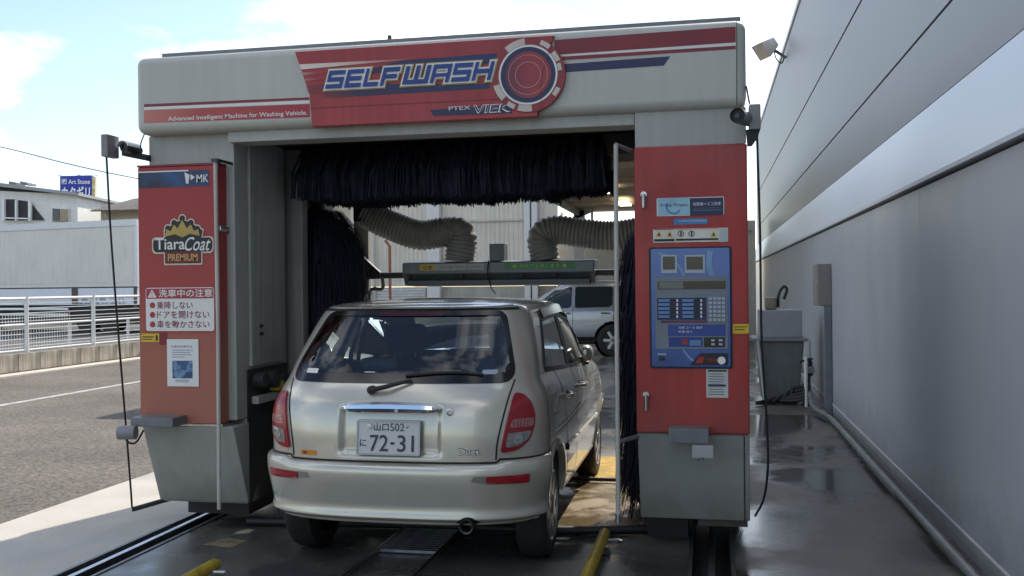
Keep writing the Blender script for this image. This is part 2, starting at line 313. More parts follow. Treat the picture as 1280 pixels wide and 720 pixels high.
# drain grate
t = thing('drain_grate', 'steel bar drain grate in the floor under the rear of the car', 'grate', (-1.7, 5.6, 0))
MB().box(-1.88, -1.50, 5.25, 7.2, .002, .006).build('grate_bed', M('drain_dark', (.01, .01, .01), .3, var=.2), t)
for x in (-1.88, -1.52): box('frame_bar', STEEL, t, x, x+.02, 3.6, 7.2, .0065, .022, bev=.003)
b0 = box('grate_bar', STEEL, t, -1.858, -1.522, 5.26, 5.275, .0065, .02)
for i in range(1, 44): share(b0, 'grate_bar', t, (0, i*.044, 0))

# ================================================================== CAR WASH GANTRY
GX0, GX1, FY = -3.44, .205, 5.37
G = thing('car_wash_gantry', 'red and grey drive-in car wash gantry with self wash sign over the silver car', 'car wash', (-1.62, 5.6, 0))
def fp(u, v, y=FY): p = aty(u, v, y); return (p.x, p.z)
FAS = MB().box(GX0, GX1, FY, 5.78, 2.462, 2.935).build('fascia', PANEL, G, bev=.055, seg=5)
MB().box(GX0+.04, GX1-.03, 5.8, 7.75, 2.52, 2.93).build('roof_housing', PANEL2, G, bev=.02)
MB().box(GX0+.05, GX1-.02, 5.6, 5.66, 2.932, 3.006).box(GX0+.05, GX1-.02, 5.66, 7.7, 2.9305, 2.95).build('roof_rail', GREYM, G)
box('roof_bolt', DARKM, G, -1.89, -1.87, 5.6, 5.62, 3.006, 3.03)
box('header_beam', PANEL2, G, -2.86, -.40, 5.44, 5.62, 2.398, 2.466, bev=.006)
box('header_lip', GREYM, G, -2.82, -.42, 5.62, 5.70, 2.44, 2.50)
# left fascia end panel seam, right end panel seam
MB().xz([fp(920.5, 26.5, FY-.002), fp(921.5, 26.4, FY-.002), fp(921.5, 133, FY-.002), fp(920.5, 133, FY-.002)], FY-.002).build('panel_joint', DARKM, FAS)
D1, D2, D3, D4, D5, D6 = [FY-.0015*i for i in range(1, 7)]
def decal(name, mat, pts, y, par=None): return MB().xz([fp(u, v, y) for u, v in pts], y).build(name, mat, par or FAS)
decal('stripe', DRED, [(180, 130.3), (386.5, 121.6), (386.7, 124.7), (180, 133.6)], D1)
SR = rampz('left_stripe_blend', [(-1.8, (.50, .20, .15)), (-1.35, (.40, .06, .05)), (-.7, (.33, .02, .03))], .42, axis=0, noise=.5, nscale=3)
decal('stripe', SR, [(180, 138), (387, 130), (387.6, 146.4), (180, 154)], D1)
MB().xz([fp(180, 134.2, D1), fp(386.8, 125.4, D1), fp(386.9, 129.3, D1), fp(180, 137.4, D1)], D1).build('stripe', WPLAST, FAS)
def FT(y): return lambda u, v: (u, y, v)
def skewT(pa, pb, y):
    """text baseline from pixel pa to pb on the fascia plane"""
    a, b = fp(*pa, y), fp(*pb, y); L = b[0]-a[0]
    return a[0], b[0], (lambda u, v: (u, y, a[1]+(b[1]-a[1])*(u-a[0])/L+v))
x0, x1, T = skewT((210, 152), (384, 144.2), D2)
text('Advanced Intelligent Machine for Washing Vehicle.', WPLAST, FAS, x0, x1, -.004, .030, T, offset=.012)
# raised red middle panel
CPY = FY-.022
c = [fp(u, v, CPY) for u, v in ((368, 64.5), (693, 43.8), (673, 92), (672, 145.5), (389.5, 158.5), (386.5, 118))]
CP = MB().pxz(c, CPY, FY+.03).build('sign_panel', M('sign_red', (.34, .026, .028), .38, var=.15, vs=2.5, streak=.15, gloss_var=.08), FAS, bev=.006)
L1, L2, L3, L4, L5, L6, L7, L8 = [CPY-.0015*i for i in range(1, 9)]
# crease shade painted as a dark line; printed blue and white speed streaks
decal('crease', DRED, [(388.5, 134.5), (655, 121.5), (655, 123), (388.7, 136)], L1, CP)
NB = rampz('navy_streak_blend', [(-.62, (.20, .02, .03)), (-.35, (.03, .02, .07)), (.3, (.012, .025, .10))], .42, axis=0, noise=.12)
decal('streak', NB, [(448, 90), (500, 76), (622, 66.3), (617, 78.5), (470, 91.5), (448, 94)], L1, CP)
decal('streak', NB, [(383, 107.5), (404, 105), (612, 104.8), (612, 110.5), (406, 122.5), (404, 117), (386, 116.5)], L1, CP)
WB = rampz('white_streak_blend', [(-.9, (.72, .68, .64)), (-.50, (.66, .52, .45)), (-.02, (.34, .026, .028))], .42, axis=0, noise=.05)
decal('streak', WB, [(374, 80.5), (543, 71.8), (450, 80), (376.5, 87)], L2, CP)
WB2 = rampz('pale_streak_blend', [(-.9, (.70, .60, .54)), (-.62, (.34, .026, .028))], .42, axis=0, noise=.05)
decal('streak', WB2, [(377.5, 90.5), (410, 88.5), (408, 92), (378.5, 94.5)], L2, CP)
decal('streak', WB2, [(381, 98.3), (412, 96.3), (408, 99.5), (381.5, 101)], L2, CP)
decal('streak', NAVY, [(537.5, 137.5), (572, 135), (640, 132), (640, 141.2), (541.5, 144.6)], L2, CP)
x0, x1, T = skewT((561, 138.2), (588, 136.7), L3); text('PTEX', WPLAST, CP, x0, x1, 0, .022, T, offset=.0)
x0, x1, T = skewT((592, 142), (639, 139.8), L3); text('VIEK', WPLAST, CP, x0, x1, 0, .048, T, shear=.15, offset=.03)
x0, x1, T = skewT((592.8, 141.6), (638.2, 139.5), L4); text('VIEK', NAVY, CP, x0, x1, .004, .043, T, shear=.15, offset=-.006)
# SELF WASH block letters: strokes in a unit cell (x0, x1, z0, z1)
q = .24
LET = {'S': [(0,1,1-q,1),(0,q*.8,.5,1-q),(0,1,.5-q/2,.5+q/2),(1-q*.8,1,q,.5),(0,1,0,q)], 'E': [(0,q*.9,0,1),(0,1,1-q,1),(0,.95,.5-q/2,.5+q/2),(0,1,0,q)], 'L': [(0,q*.9,0,1),(0,1,0,q)],
       'F': [(0,q*.9,0,1),(0,1,1-q,1),(0,.9,.5-q/2,.5+q/2)], 'W': [(0,q*.7,0,1),(1-q*.7,1,0,1),(.5-q*.35,.5+q*.35,0,1),(0,1,0,q)], 'A': [(0,q*.8,0,1),(1-q*.8,1,0,1),(0,1,1-q,1),(0,1,.32,.32+q*.8)], 'H': [(0,q*.8,0,1),(1-q*.8,1,0,1),(0,1,.5-q/2,.5+q/2)]}
a, b = fp(407, 111.5, L4), fp(622, 99.8, L4)
Ltot = b[0]-a[0]; hh = .104; sh = .28
cells = []; xc = 0
for ch, wd, gap in (('S', .88, .12), ('E', .86, .12), ('L', .78, .12), ('F', .86, .30), ('W', 1.3, .12), ('A', .95, .12), ('S', .92, .12), ('H', .95, 0)): cells.append((ch, xc, wd)); xc += wd+gap
sc_ = (Ltot-.04)/xc
def letters(grow, y, mat, name):
    mb = MB(); k = 0
    for ch, cx, wd in cells:
        for (p0, p1, r0, r1) in LET[ch]:
            P = []
            for px_, pz_ in ((p0*wd*sc_-grow, r0*hh-grow), (p1*wd*sc_+grow, r0*hh-grow), (p1*wd*sc_+grow, r1*hh+grow), (p0*wd*sc_-grow, r1*hh+grow)):
                X = a[0]+cx*sc_+px_+sh*pz_; P.append((X, a[1]+(b[1]-a[1])*(X-a[0])/Ltot+pz_))
            mb.xz(P, y-.0001*k); k += 1
    return mb.build(name, mat, CP)
letters(.015, L3, GOLD, 'letter_border'); letters(.0092, L3-.006, WPLAST, 'letter_outline'); letters(0, L3-.012, BLUEP, 'letter_face')
# stripes right of the roundel
decal('stripe', DRED, [(693, 50), (919.5, 33.2), (919.5, 52.8), (693, 68.6)], D1)
decal('stripe', DRED, [(693, 71.5), (919.5, 57.3), (919.5, 61.2), (693, 76)], D1)
decal('stripe', WPLAST, [(693, 69), (919.5, 53.2), (919.5, 56.9), (693, 71.1)], D1)
decal('stripe', NAVY, [(693, 81), (838, 70.2), (829.5, 82), (693, 91.2)], D1)
# roundel
cc = fp(660, 93.5, L5); k_ = 5.42/FPX
RB = MB().pxz(circ(cc[0], cc[1], 47*k_*1.0, 56), L4, FY+.01).build('roundel', M('roundel_red', (.25, .02, .024), .4, var=.2, vs=8), FAS)
mb = MB()
for a0, a1, r0, r1 in ((95, 130, 38, 46), (50, 68, 40, 46), (22, 40, 38, 44), (-40, -25, 39, 45), (195, 222, 38, 46), (252, 276, 38, 46), (5, 18, 38, 43), (232, 246, 40, 46)): ringxz(MB(), cc[0], cc[1], r0*k_, r1*k_, L5, 8, a0, a1).build('dash', M('cream_print', (.56, .50, .43), .45, var=.08), RB)
for r0, r1, m_, nm in ((35, 37.5, WPLAST, 'ring'), (29, 35, NAVY, 'ring'), (0.1, 29, rampz('roundel_blend', [(.40, (.035, .012, .045)), (.53, (.12, .015, .035)), (.66, (.30, .025, .035))], .35, axis=0, noise=.1), 'disc')):
    ringxz(MB(), cc[0], cc[1], r0*k_, r1*k_, L5-.001, 56).build(nm, m_, RB)
mb = MB(); ringxz(mb, cc[0], cc[1], 26*k_, 28.2*k_, L6-.001, 36, -60, 95); mb.build('ring', REDP, RB)
mb = MB(); ringxz(mb, cc[0], cc[1], 24.4*k_, 25.1*k_, L7, 56); ringxz(mb, cc[0], cc[1], 15.6*k_, 16.4*k_, L7, 56); mb.build('ring', M('pink_print', (.5, .28, .28), .45, var=.05), RB)
MB().xz([(cc[0]+.072, cc[1]-.21), (cc[0]+.0745, cc[1]-.21), (cc[0]+.0745, cc[1]-.02), (cc[0]+.145, cc[1]+.19), (cc[0]+.142, cc[1]+.19), (cc[0]+.072, cc[1]-.02)], L8).build('panel_joint', DRED, RB)

# ---- left column
CL = MB().box(-3.43, -2.85, 5.5, 6.22, .70, 2.47).box(-3.43, -2.8505, 5.625, 6.219, .16, .6995).build('left_column', PANEL2, G, bev=.01)
tag(CL, 'grey left column behind the red cabinet')
box('side_panel', M('side_panel_grey', (.36, .37, .35), .4, var=.08, streak=.2), CL, -2.849, -2.826, 5.66, 6.10, 1.02, 2.44, bev=.006)
MB().box(-2.849, -2.842, 5.63, 6.215, .165, 1.0).build('shaded_recess', M('recess_shade', (.03, .03, .03), .6, var=.4), CL)  # dark machinery hollow, extended downward to paint the lower column's shade
for z in (1.27, 1.22): cyl('knob', BLACK, CL, (-2.826, 5.78, z), (-2.81, 5.78, z), .012)
for (y, z, r) in ((5.74, .93, .05), (5.9, .92, .06), (6.04, .9, .045)): cyl('pulley', DARKM, CL, (-2.84, y, z), (-2.77, y, z), r)
MB().box(-2.84, -2.79, 5.67, 6.1, .78, .83).build('belt_guard', PANEL2, CL, bev=.008)
MB().box(-2.838, -2.77, 5.92, 6.08, .84, .90).build('yellow_block', YELLOW, CL, bev=.01)
MB().box(-3.1, -2.76, 6.30, 6.40, .1, 2.47).build('guide_post', M('post_grey', (.26, .265, .26), .4, var=.1, streak=.2), G, bev=.012)
MB().box(-2.98, -2.9, 6.22, 6.3, .2, 2.47).build('gap_seal', BLACK, G)
# red cabinet
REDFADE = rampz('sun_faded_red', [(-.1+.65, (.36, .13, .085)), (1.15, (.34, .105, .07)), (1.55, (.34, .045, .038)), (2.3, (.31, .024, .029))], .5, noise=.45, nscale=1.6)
LC = MB().box(-3.445, -2.905, 5.4, 5.60, .690, 2.262).build('red_cabinet', REDFADE, G, bev=.008)
tag(LC, 'faded red front cabinet on the left')
box('cabinet_cap', DRED, LC, -3.447, -2.903, 5.398, 5.6, 2.263, 2.275)
box('cabinet_trim', STEEL, LC, -3.44, -2.90, 5.41, 5.6, .674, .688)
SKT = M('skirt_grey', (.35, .355, .325), .5, var=.07, vs=2, streak=.06)
dirt(SKT, .15, .42, (.14, .13, .11), .6)
MB().add([(-3.44, 5.41, .672), (-2.83, 5.41, .672), (-2.83, 5.60, .172), (-3.44, 5.60, .172), (-3.44, 5.62, .672), (-2.83, 5.62, .672), (-2.83, 5.62, .172), (-3.44, 5.62, .172)], [(0, 1, 2, 3), (4, 7, 6, 5), (0, 4, 5, 1), (3, 2, 6, 7), (1, 5, 6, 2), (0, 3, 7, 4)]).build('skirt', SKT, G, bev=.008)
box('foot_plate', BLACK, G, -3.36, -2.93, 5.8, 6.3, .05, .15)
Q = 5.397
def dl(name, mat, u0, v0, u1, v1, lay=0, y=5.398, par=None, z_up=True):
    yy = y-.0015*lay; a_, b_ = aty(u0, v0, yy), aty(u1, v1, yy)
    return MB().xz([(a_.x, b_.z), (b_.x, b_.z), (b_.x, a_.z), (a_.x, a_.z)], yy).build(name, mat, par or LC)
def rect(name, mat, par, x0, x1, z0, z1, y, r=0): return MB().xz(rrect(x0, x1, z0, z1, r) if r else [(x0, z0), (x1, z0), (x1, z1), (x0, z1)], y).build(name, mat, par)
rect('header_band', rampz('blue_banner', [(-1.85, (.01, .012, .03)), (-1.6, (.015, .07, .2)), (-1.3, (.012, .015, .06))], .4, axis=0, noise=.9, nscale=5), LC, -3.438, -2.965, 2.135, 2.232, 5.3975)
rect('header_line', WPLAST, LC, -3.438, -3.1, 2.228, 2.236, 5.396)
MB().xz([(-3.125, 2.222), (-3.115, 2.155), (-3.10, 2.15), (-3.09, 2.205)], 5.395).build('logo', WPLAST, LC)
MB().xz([(-3.085, 2.21), (-3.083, 2.172), (-3.055, 2.19)], 5.395).build('logo', WPLAST, LC)
text('MK', WPLAST, LC, -3.045, -2.965, 2.158, 2.205, FT(5.395), offset=.01)
# crown emblem
CREAM = M('cream_outline', (.62, .52, .42), .5, var=.08)
ex = -3.175
def ez(z): return z+.138 if z < 1.685 else 1.823+(z-1.685)*.66
def EM(pts): return [(-3.143+(x-ex)*.84, ez(z)) for x, z in pts]
def ET(y): return lambda u, v: (-3.143+(u-ex)*.84, y, ez(v))
def emblem(grow, y, mat, nm):
    mb = MB()
    mb.xz(EM(rrect(ex-.235-grow, ex+.235+grow, 1.60-grow, 1.685+grow, .03)), y)
    mb.xz(EM(rrect(ex-.14-grow, ex+.145+grow, 1.53-grow, 1.605+grow, .008)), y-.0001)
    mb.xz(EM([(ex-.14-grow, 1.66), (ex+.14+grow, 1.66), (ex+.16+grow, 1.75+grow), (ex+.06, 1.83+grow), (ex, 1.85+grow), (ex-.06, 1.83+grow), (ex-.14-grow, 1.75+grow)]), y-.0002)
    for i, (dx, z) in enumerate(((-.115, 1.775), (-.065, 1.825), (0, 1.865), (.068, 1.822), (.118, 1.765))): mb.xz(circ(*EM([(ex+dx, z)])[0], .019+grow*.8, 14), y-.0003-.0001*i)
    mb.build(nm, mat, LC)
emblem(.010, 5.3965, CREAM, 'emblem_border'); emblem(0, 5.3945, INK, 'emblem')
rect('emblem_tab', M('emblem_maroon', (.16, .015, .015), .5), LC, -3.143-.112, -3.143+.116, 1.673, 1.738, 5.3935)
MB().xz(EM([(ex-.138, 1.70), (ex-.06, 1.722), (ex, 1.69), (ex+.06, 1.722), (ex+.138, 1.70), (ex+.128, 1.762), (ex+.092, 1.748), (ex+.068, 1.808), (ex+.036, 1.772), (ex, 1.852), (ex-.036, 1.772), (ex-.066, 1.81), (ex-.092, 1.748), (ex-.125, 1.768)]), 5.3935).build('crown', GOLD, LC)
text('Tiara', WPLAST, LC, ex-.215, ex+.02, 1.615, 1.685, ET(5.392), offset=.012)
text('Coat', WPLAST, LC, ex+.02, ex+.225, 1.605, 1.69, ET(5.3915), shear=.4, offset=.008)
text('PREMIUM', M('pale_gold', (.55, .36, .12), .5), LC, ex-.115, ex+.12, 1.545, 1.588, ET(5.392), offset=.015)
# notice
nx0, nx1 = -3.395, -2.935
rect('notice_border', M('notice_red', (.34, .03, .05), .45, var=.08), LC, nx0-.008, nx1+.004, 1.248, 1.529, 5.397, r=.02)
NOT = rect('notice', WPLAST, LC, nx0, nx1-.004, 1.256, 1.521, 5.3955, r=.016)
RD = MATS['notice_red']
rect('notice_header', RD, LC, nx0+.004, nx1-.008, 1.454, 1.516, 5.394, r=.008)
MB().xz([(nx0+.015, 1.461), (nx0+.075, 1.461), (nx0+.045, 1.512)], 5.3925).build('warning_triangle', WPLAST, LC)
text('!', RD, LC, nx0+.042, nx0+.048, 1.468, 1.499, FT(5.391))
text('洗車中の注意', WPLAST, LC, nx0+.09, nx1-.012, 1.462, 1.511, FT(5.3925), offset=.014)
RTX = M('notice_ink', (.22, .03, .045), .5)
for i, (s_, xe) in enumerate((('乗降しない', nx0+.315), ('ドアを開けない', nx0+.425), ('車を動かさない', nx0+.425))):
    z = 1.391-.0585*i
    MB().xz(circ(nx0+.045, z+.023, .0185, 18), 5.394).build('bullet', RD, LC)
    text(s_, RTX, LC, nx0+.075, xe, z, z+.046, FT(5.394), offset=.008)
dl('yellow_label', YELLOW, 176.5, 417, 199, 427.5); dl('label_print', INK, 178, 420.5, 192, 421.8, 1); dl('label_print', INK, 178, 423.5, 190, 424.6, 1); dl('label_print', INK, 194.5, 419, 197, 426, 1)
dl('red_patch', DRED, 199, 413, 209, 431)
MB().box(-3.255, -3.045, 5.3945, 5.397, .918, 1.206).build('paper_notice', M('paper', (.72, .72, .70), .7, var=.03), LC)
text('お車の洗車方法', M('paper_ink', (.1, .14, .25), .6), LC, -3.225, -3.085, 1.155, 1.168, FT(5.393))
for i, wd in enumerate((.14, .12, .13, .08)): rect('print_line', MATS['paper_ink'], LC, -3.22, -3.22+wd, 1.138-.014*i, 1.141-.014*i, 5.393)
PH = rampz('paper_photo', [(.95, (.03, .07, .16)), (1.03, (.20, .32, .5)), (1.1, (.05, .1, .22))], .6, noise=.6, nscale=18)
rect('paper_photo', PH, LC, -3.22, -3.085, .968, 1.075, 5.393)
for z in (.945, .955): rect('print_line', MATS['paper_ink'], LC, -3.2, -3.11, z, z+.003, 5.393)
for (dx, z, r) in ((-.02, 1.02, .004), (0, 1.035, .003), (.004, 1.0, .005)): cyl('rust_spot', M('rust', (.1, .035, .02), .8), LC, (-2.91, 5.5+dx, z), (-2.9035, 5.5+dx, z), r)
cyl('lock', STEEL, LC, (-2.905, 5.5, 1.87), (-2.885, 5.5, 1.87), .02)
# bracket with sensor at the cabinet foot
BR = box('sensor_bracket', GREYM, G, -3.41, -3.13, 5.24, 5.40, .69, .745, bev=.006)
MB().tube([(-3.46, 5.2, .66), (-3.36, 5.22, .66)], .042, 16).build('sensor', M('sensor_grey', (.22, .22, .23), .4), BR, smooth=True)
tube('sensor_cable', BLACK, BR, curve_pts([(-3.42, 5.21, .62), (-3.40, 5.22, .595), (-3.37, 5.24, .60), (-3.36, 5.3, .66)], 6), .006)
# left guide rod
ROD = M('rod_offwhite', (.52, .50, .46), .4, var=.12, streak=.25)
LR = tube('guide_rod', ROD, G, [(-2.868, 5.3, 2.27), (-2.862, 5.3, 1.2), (-2.869, 5.3, .2)], .012, 10)
MB().box(-2.885, -2.845, 5.28, 5.33, 2.262, 2.282).box(-2.872, -2.858, 5.3, 5.5, 2.27, 2.285).build('rod_bracket', DARKM, LR)
cyl('rod_clip', STEEL, LR, (-2.86, 5.31, 1.87), (-2.86, 5.4, 1.87), .018)
# left boom with box, camera and hanging cable
BM = MB().prism([aty(152, 187, 5.45), aty(183, 193, 5.45), aty(183, 201, 5.45), aty(152, 194.5, 5.45)], (0, .05, 0)).build('boom_arm', BLACK, G)
pa, pb = aty(137, 167, 5.3), aty(151, 194, 5.3)
MB().box(-3.606, -3.56, 5.27, 5.39, 2.32, 2.455).build('junction_box', M('box_brown_grey', (.20, .19, .19), .45, var=.1), BM, bev=.006)
pc = aty(162, 186, 5.42)
MB().tube([(pc.x, 5.36, pc.z), (pc.x, 5.52, pc.z)], .028, 16).build('camera', DARKM, BM, smooth=True)
MB().tube([(pc.x, 5.358, pc.z+.005), (pc.x, 5.364, pc.z+.005)], .014, 14).build('lens', M('lens_black', (.004, .004, .005), .08), BM, smooth=True)
mbh = MB(); ringxz(mbh, pc.x, pc.z, .036, .041, 5.34, 14, 10, 170)
n_ = len(mbh.v); mbh.add([(x, y+.15, z) for x, y, z in mbh.v], []); mbh.add([], [])
mbh.f += [(2*i+1, 2*i+3, n_+2*i+3, n_+2*i+1) for i in range(14)]
mbh.build('camera_hood', WHITE, BM)
tube('loose_wire', BLACK, BM, curve_pts([aty(181, 166, 5.45), aty(176, 180, 5.45), aty(177, 191, 5.45)], 8), .004)
LCAB = tube('hanging_cable', BLACK, G, curve_pts([aty(133, 195, 5.42), aty(139, 300, 5.46), aty(149, 430, 5.52), aty(158, 540, 5.6), aty(163, 605, 5.68), aty(165, 634, 5.72)], 8), .0065)
e0 = aty(165, 637, 5.72); tube('cable_arm', BLACK, G, [e0, (-3.44, 5.95, .14)], .016, 8)

# ---- right column
RCOL = M('right_red', (.37, .03, .027), .4, var=.14, vs=2.2, streak=.14, gloss_var=.1)
dirt(RCOL, .66, .95, (.22, .06, .05), .45)
MB().box(-.398, .203, 5.42, 6.05, .66, 2.47).build('right_column', PANEL2, G, bev=.008)
RC = MB().box(-.404, .206, 5.395, 5.6, .688, 2.268).build('control_cabinet', RCOL, G, bev=.012)
tag(RC, 'red right cabinet with the blue control panel')
MB().add([(-.40, 5.41, .684), (.205, 5.41, .684), (.21, 5.6, .172), (-.40, 5.6, .172), (-.40, 6.1, .684), (.205, 6.1, .684), (.21, 6.1, .172), (-.40, 6.1, .172)], [(0, 1, 2, 3), (4, 7, 6, 5), (0, 4, 5, 1), (3, 2, 6, 7), (1, 5, 6, 2), (0, 3, 7, 4)]).build('skirt', SKT, G, bev=.008)
MB().add([(.172, 5.405, .684), (.178, 5.405, .684), (.183, 5.595, .172), (.177, 5.595, .172)], [(0, 1, 2, 3)]).build('skirt_joint', DARKM, G)
box('foot_plate', M('foot_brown', (.10, .085, .07), .6, var=.3), G, -.08, .2, 5.7, 6.1, .115, .16)
box('foot_block', BLACK, G, -.38, -.14, 5.85, 6.1, .0, .16)  # coloured black to stand in for the shadow under the skirt
Y0 = 5.394
def R4(name, mat, u0, v0, u1, v1, lay=1, r=0, par=None):
    y = Y0-.0013*lay; p0, p1 = aty(u0, v1, y), aty(u1, v0, y)
    if name == 'key': return MB().box(p0.x, p1.x, y-.004, y+.0005, p0.z, p1.z).build(name, mat, par or RC)
    return rect(name, mat, par or RC, p0.x, p1.x, p0.z, p1.z, y, r)
def T4(s_, mat, u0, v0, u1, v1, lay, par=None, **k):
    y = Y0-.0013*lay; p0, p1 = aty(u0, v1, y), aty(u1, v0, y); return text(s_, mat, par or RC, p0.x, p1.x, p0.z, p1.z, FT(y), **k)
LB = M('pale_blue_print', (.28, .48, .58), .4, var=.15, vs=20); SKYB = M('sky_blue_print', (.04, .19, .42), .4)
R4('sticker_border', WPLAST, 821, 245.5, 905, 270.5, 1, .006); R4('water_sticker', LB, 822.5, 246.5, 862.5, 269.5, 2); R4('water_sticker', NAVY, 862.5, 246.5, 904, 269.5, 2)
T4('Water Project', NAVY, 825, 254, 860, 259.5, 3)
mb = MB(); p = aty(842, 258, Y0-.005); ringxz(mb, p.x, p.z, .034, .043, Y0-.0039, 16, 150, 330); mb.build('swirl', SKYB, RC)
T4('洗車機＝エコ洗車', WPLAST, 866, 252, 901, 257.5, 3); R4('print_line', LB, 866, 259.6, 901, 260.4, 3); R4('print_line', LB, 866, 262.4, 901, 263, 3)
R4('blue_sticker', SKYB, 842, 272.5, 885, 281, 1, .012); T4('地球環境を洗車機事業協会', WPLAST, 848, 274.5, 883, 277.5, 2)
R4('warning_sticker', M('sticker_cream', (.62, .60, .52), .5), 816.5, 284.5, 910, 303.5, 1); R4('sticker_bar', DRED, 817.5, 286.3, 843, 287.6, 2); R4('sticker_bar', M('orange_print', (.5, .16, .04), .5), 845, 285.3, 898, 287.2, 2)
R4('sticker_bar', INK, 817.5, 298.5, 843, 302, 2); R4('sticker_bar', INK, 845, 297.5, 898, 301, 2)
for u in (823.5, 837, 892): 
    a_, b_, c_ = aty(u-4, 296, Y0-.0026), aty(u+4, 296, Y0-.0026), aty(u, 288.5, Y0-.0026); MB().xz([(a_.x, a_.z), (b_.x, b_.z), (c_.x, c_.z)], Y0-.0026).build('warning_triangle', YELLOW, RC); R4('print_line', INK, u-1, 291.5, u+1, 295, 3)
for u in (851, 864.5):
    p = aty(u, 292, Y0-.0026); mb = MB(); ringxz(mb, p.x, p.z, .013, .017, Y0-.0026, 16); mb.build('pictogram', INK, RC); R4('print_line', INK, u-.8, 289.5, u+1, 294.5, 3)
R4('sticker_text', M('pale_grey_print', (.45, .5, .5), .5), 899.5, 285.5, 909, 302.5, 2)
# blue control panel
R4('panel_gasket', INK, 812.5, 307.5, 914.5, 460.5, 1, .012)
PB = rampz('panel_blue_blend', [(.9, (.012, .05, .22)), (1.3, (.03, .10, .34)), (1.7, (.06, .14, .40))], .22, noise=1.2, nscale=2.2, spec=.6)
CTRL = MB().pxz(rrect(*(lambda a_, b_: (a_.x, b_.x, a_.z, b_.z))(aty(815, 458.5, 5.385), aty(912, 309.5, 5.385)), .01), 5.380, 5.394).build('control_panel', PB, G, bev=.003)
tag(CTRL, 'blue control panel with keypad and display')
Y0 = 5.3795
GRY = M('panel_grey', (.16, .19, .22), .4, var=.08); PALE = M('panel_pale', (.36, .42, .48), .4, var=.08); LCD = M('lcd_dark', (.012, .014, .018), .12, var=.1)
def arc_band(c, r0, r1, a0, a1, mat, lay):
    p = aty(*c, Y0); mb = MB(); ringxz(mb, p.x, p.z, r0, r1, Y0-.0013*lay, 20, a0, a1); mb.build('print_swoosh', mat, CTRL)
arc_band((930, 326), .17, .20, 162, 215, M('swoosh_pale', (.16, .28, .48), .35, var=.2), 1); arc_band((812, 360), .19, .205, 20, 75, MATS['swoosh_pale'], 1); arc_band((890, 418), .17, .18, 170, 245, MATS['swoosh_pale'], 1)
for (u0, u1) in ((826.5, 846), (856, 881)): R4('slot_frame', PALE, u0, 318.5, u1, 341.5, 2, par=CTRL); R4('slot_window', LCD, u0+2, 320.5, u1-2.5, 337, 3, par=CTRL)
R4('keypad_plate', GRY, 820, 345, 909, 436, 2, .01, CTRL); R4('display_bezel', LCD, 822, 351, 907, 362, 3, .004, CTRL); R4('display', M('lcd_grey', (.12, .13, .12), .2), 824, 352, 854, 361, 4, par=CTRL)
T4('カードをお入れください', PALE, 825, 346.5, 875, 348.8, 3, CTRL)
R4('key_area', NAVY, 821.5, 372, 883, 400, 3, par=CTRL); R4('key_area', M('key_area_maroon', (.12, .03, .08), .4), 826, 400.3, 884, 404, 3, par=CTRL)
KEY = M('key_blue', (.10, .22, .42), .35)
for i in range(5):
    for u in (823, 853): R4('key', KEY, u, 374+5*i, u+14, 377.3+5*i, 4, par=CTRL); R4('key_light', INK, u+15.5, 374+5*i, u+21, 377.3+5*i, 4, par=CTRL); R4('key_lamp', WPLAST, u+22.5, 374+5*i, u+24.5, 377.3+5*i, 4, par=CTRL)
for i in range(6):
    for j in range(4): R4('key', PALE, 886+5.4*j, 371.5+5.3*i, 890+5.4*j, 375+5.3*i, 3, par=CTRL)
R4('instruction', M('instruction_blue', (.02, .05, .26), .35), 835, 405.5, 907, 420, 3, par=CTRL); R4('instruction', BLUEP, 836, 421.5, 878, 433.5, 3, par=CTRL); R4('instruction', LCD, 880, 421.5, 906, 434, 3, par=CTRL)
T4('洗車 コース 選択', WPLAST, 848, 408, 878, 411, 4, CTRL); T4('料金 投入', WPLAST, 848, 413, 866, 416, 4, CTRL)
R4('pictogram', REDP, 852, 424, 860, 430, 4, par=CTRL); R4('pictogram', KEY, 862, 425, 876, 432, 4, par=CTRL)
for u in (889, 898.5):
    for v in (424, 429): R4('key', PALE, u, v, u+4.5, v+2.6, 4, par=CTRL)
a_ = [aty(*q_, Y0-.0026) for q_ in ((862, 456.5), (875, 441.5), (910, 441.5), (910, 456.5))]
MB().xz([(q_.x, q_.z) for q_ in a_], Y0-.0026).build('logo_plate', INK, CTRL)
a_ = [aty(*q_, Y0-.004) for q_ in ((869, 454), (874, 446), (881, 446), (878, 454))]; MB().xz([(q_.x, q_.z) for q_ in a_], Y0-.004).build('logo', REDP, CTRL)
T4('洗車機', REDP, 882, 447.5, 897, 453, 3, CTRL); p = aty(902, 450.5, Y0); cyl('start_button', WHITE, CTRL, (p.x, 5.379, p.z), (p.x, 5.366, p.z), .021, 20)
R4('coin_slot', INK, 824, 446, 831, 451, 2, par=CTRL); R4('print_line', PALE, 822, 442, 833, 443.5, 2, par=CTRL)
Y0 = 5.394
R4('certificate', M('certificate_paper', (.5, .52, .48), .6), 883, 461.5, 910, 497, 1); R4('sticker_bar', INK, 885, 462.5, 908, 464.5, 2); R4('sticker_bar', INK, 885, 481, 908, 482.5, 2)
for i in range(9): R4('print_line', GRY, 886, 467+3.2*i, 904+(i % 3), 467.9+3.2*i, 2)
R4('yellow_label', YELLOW, 916, 405, 936, 417, 1); R4('label_print', INK, 918, 408, 934, 409, 2); R4('label_print', INK, 918, 411.5, 931, 412.5, 2)
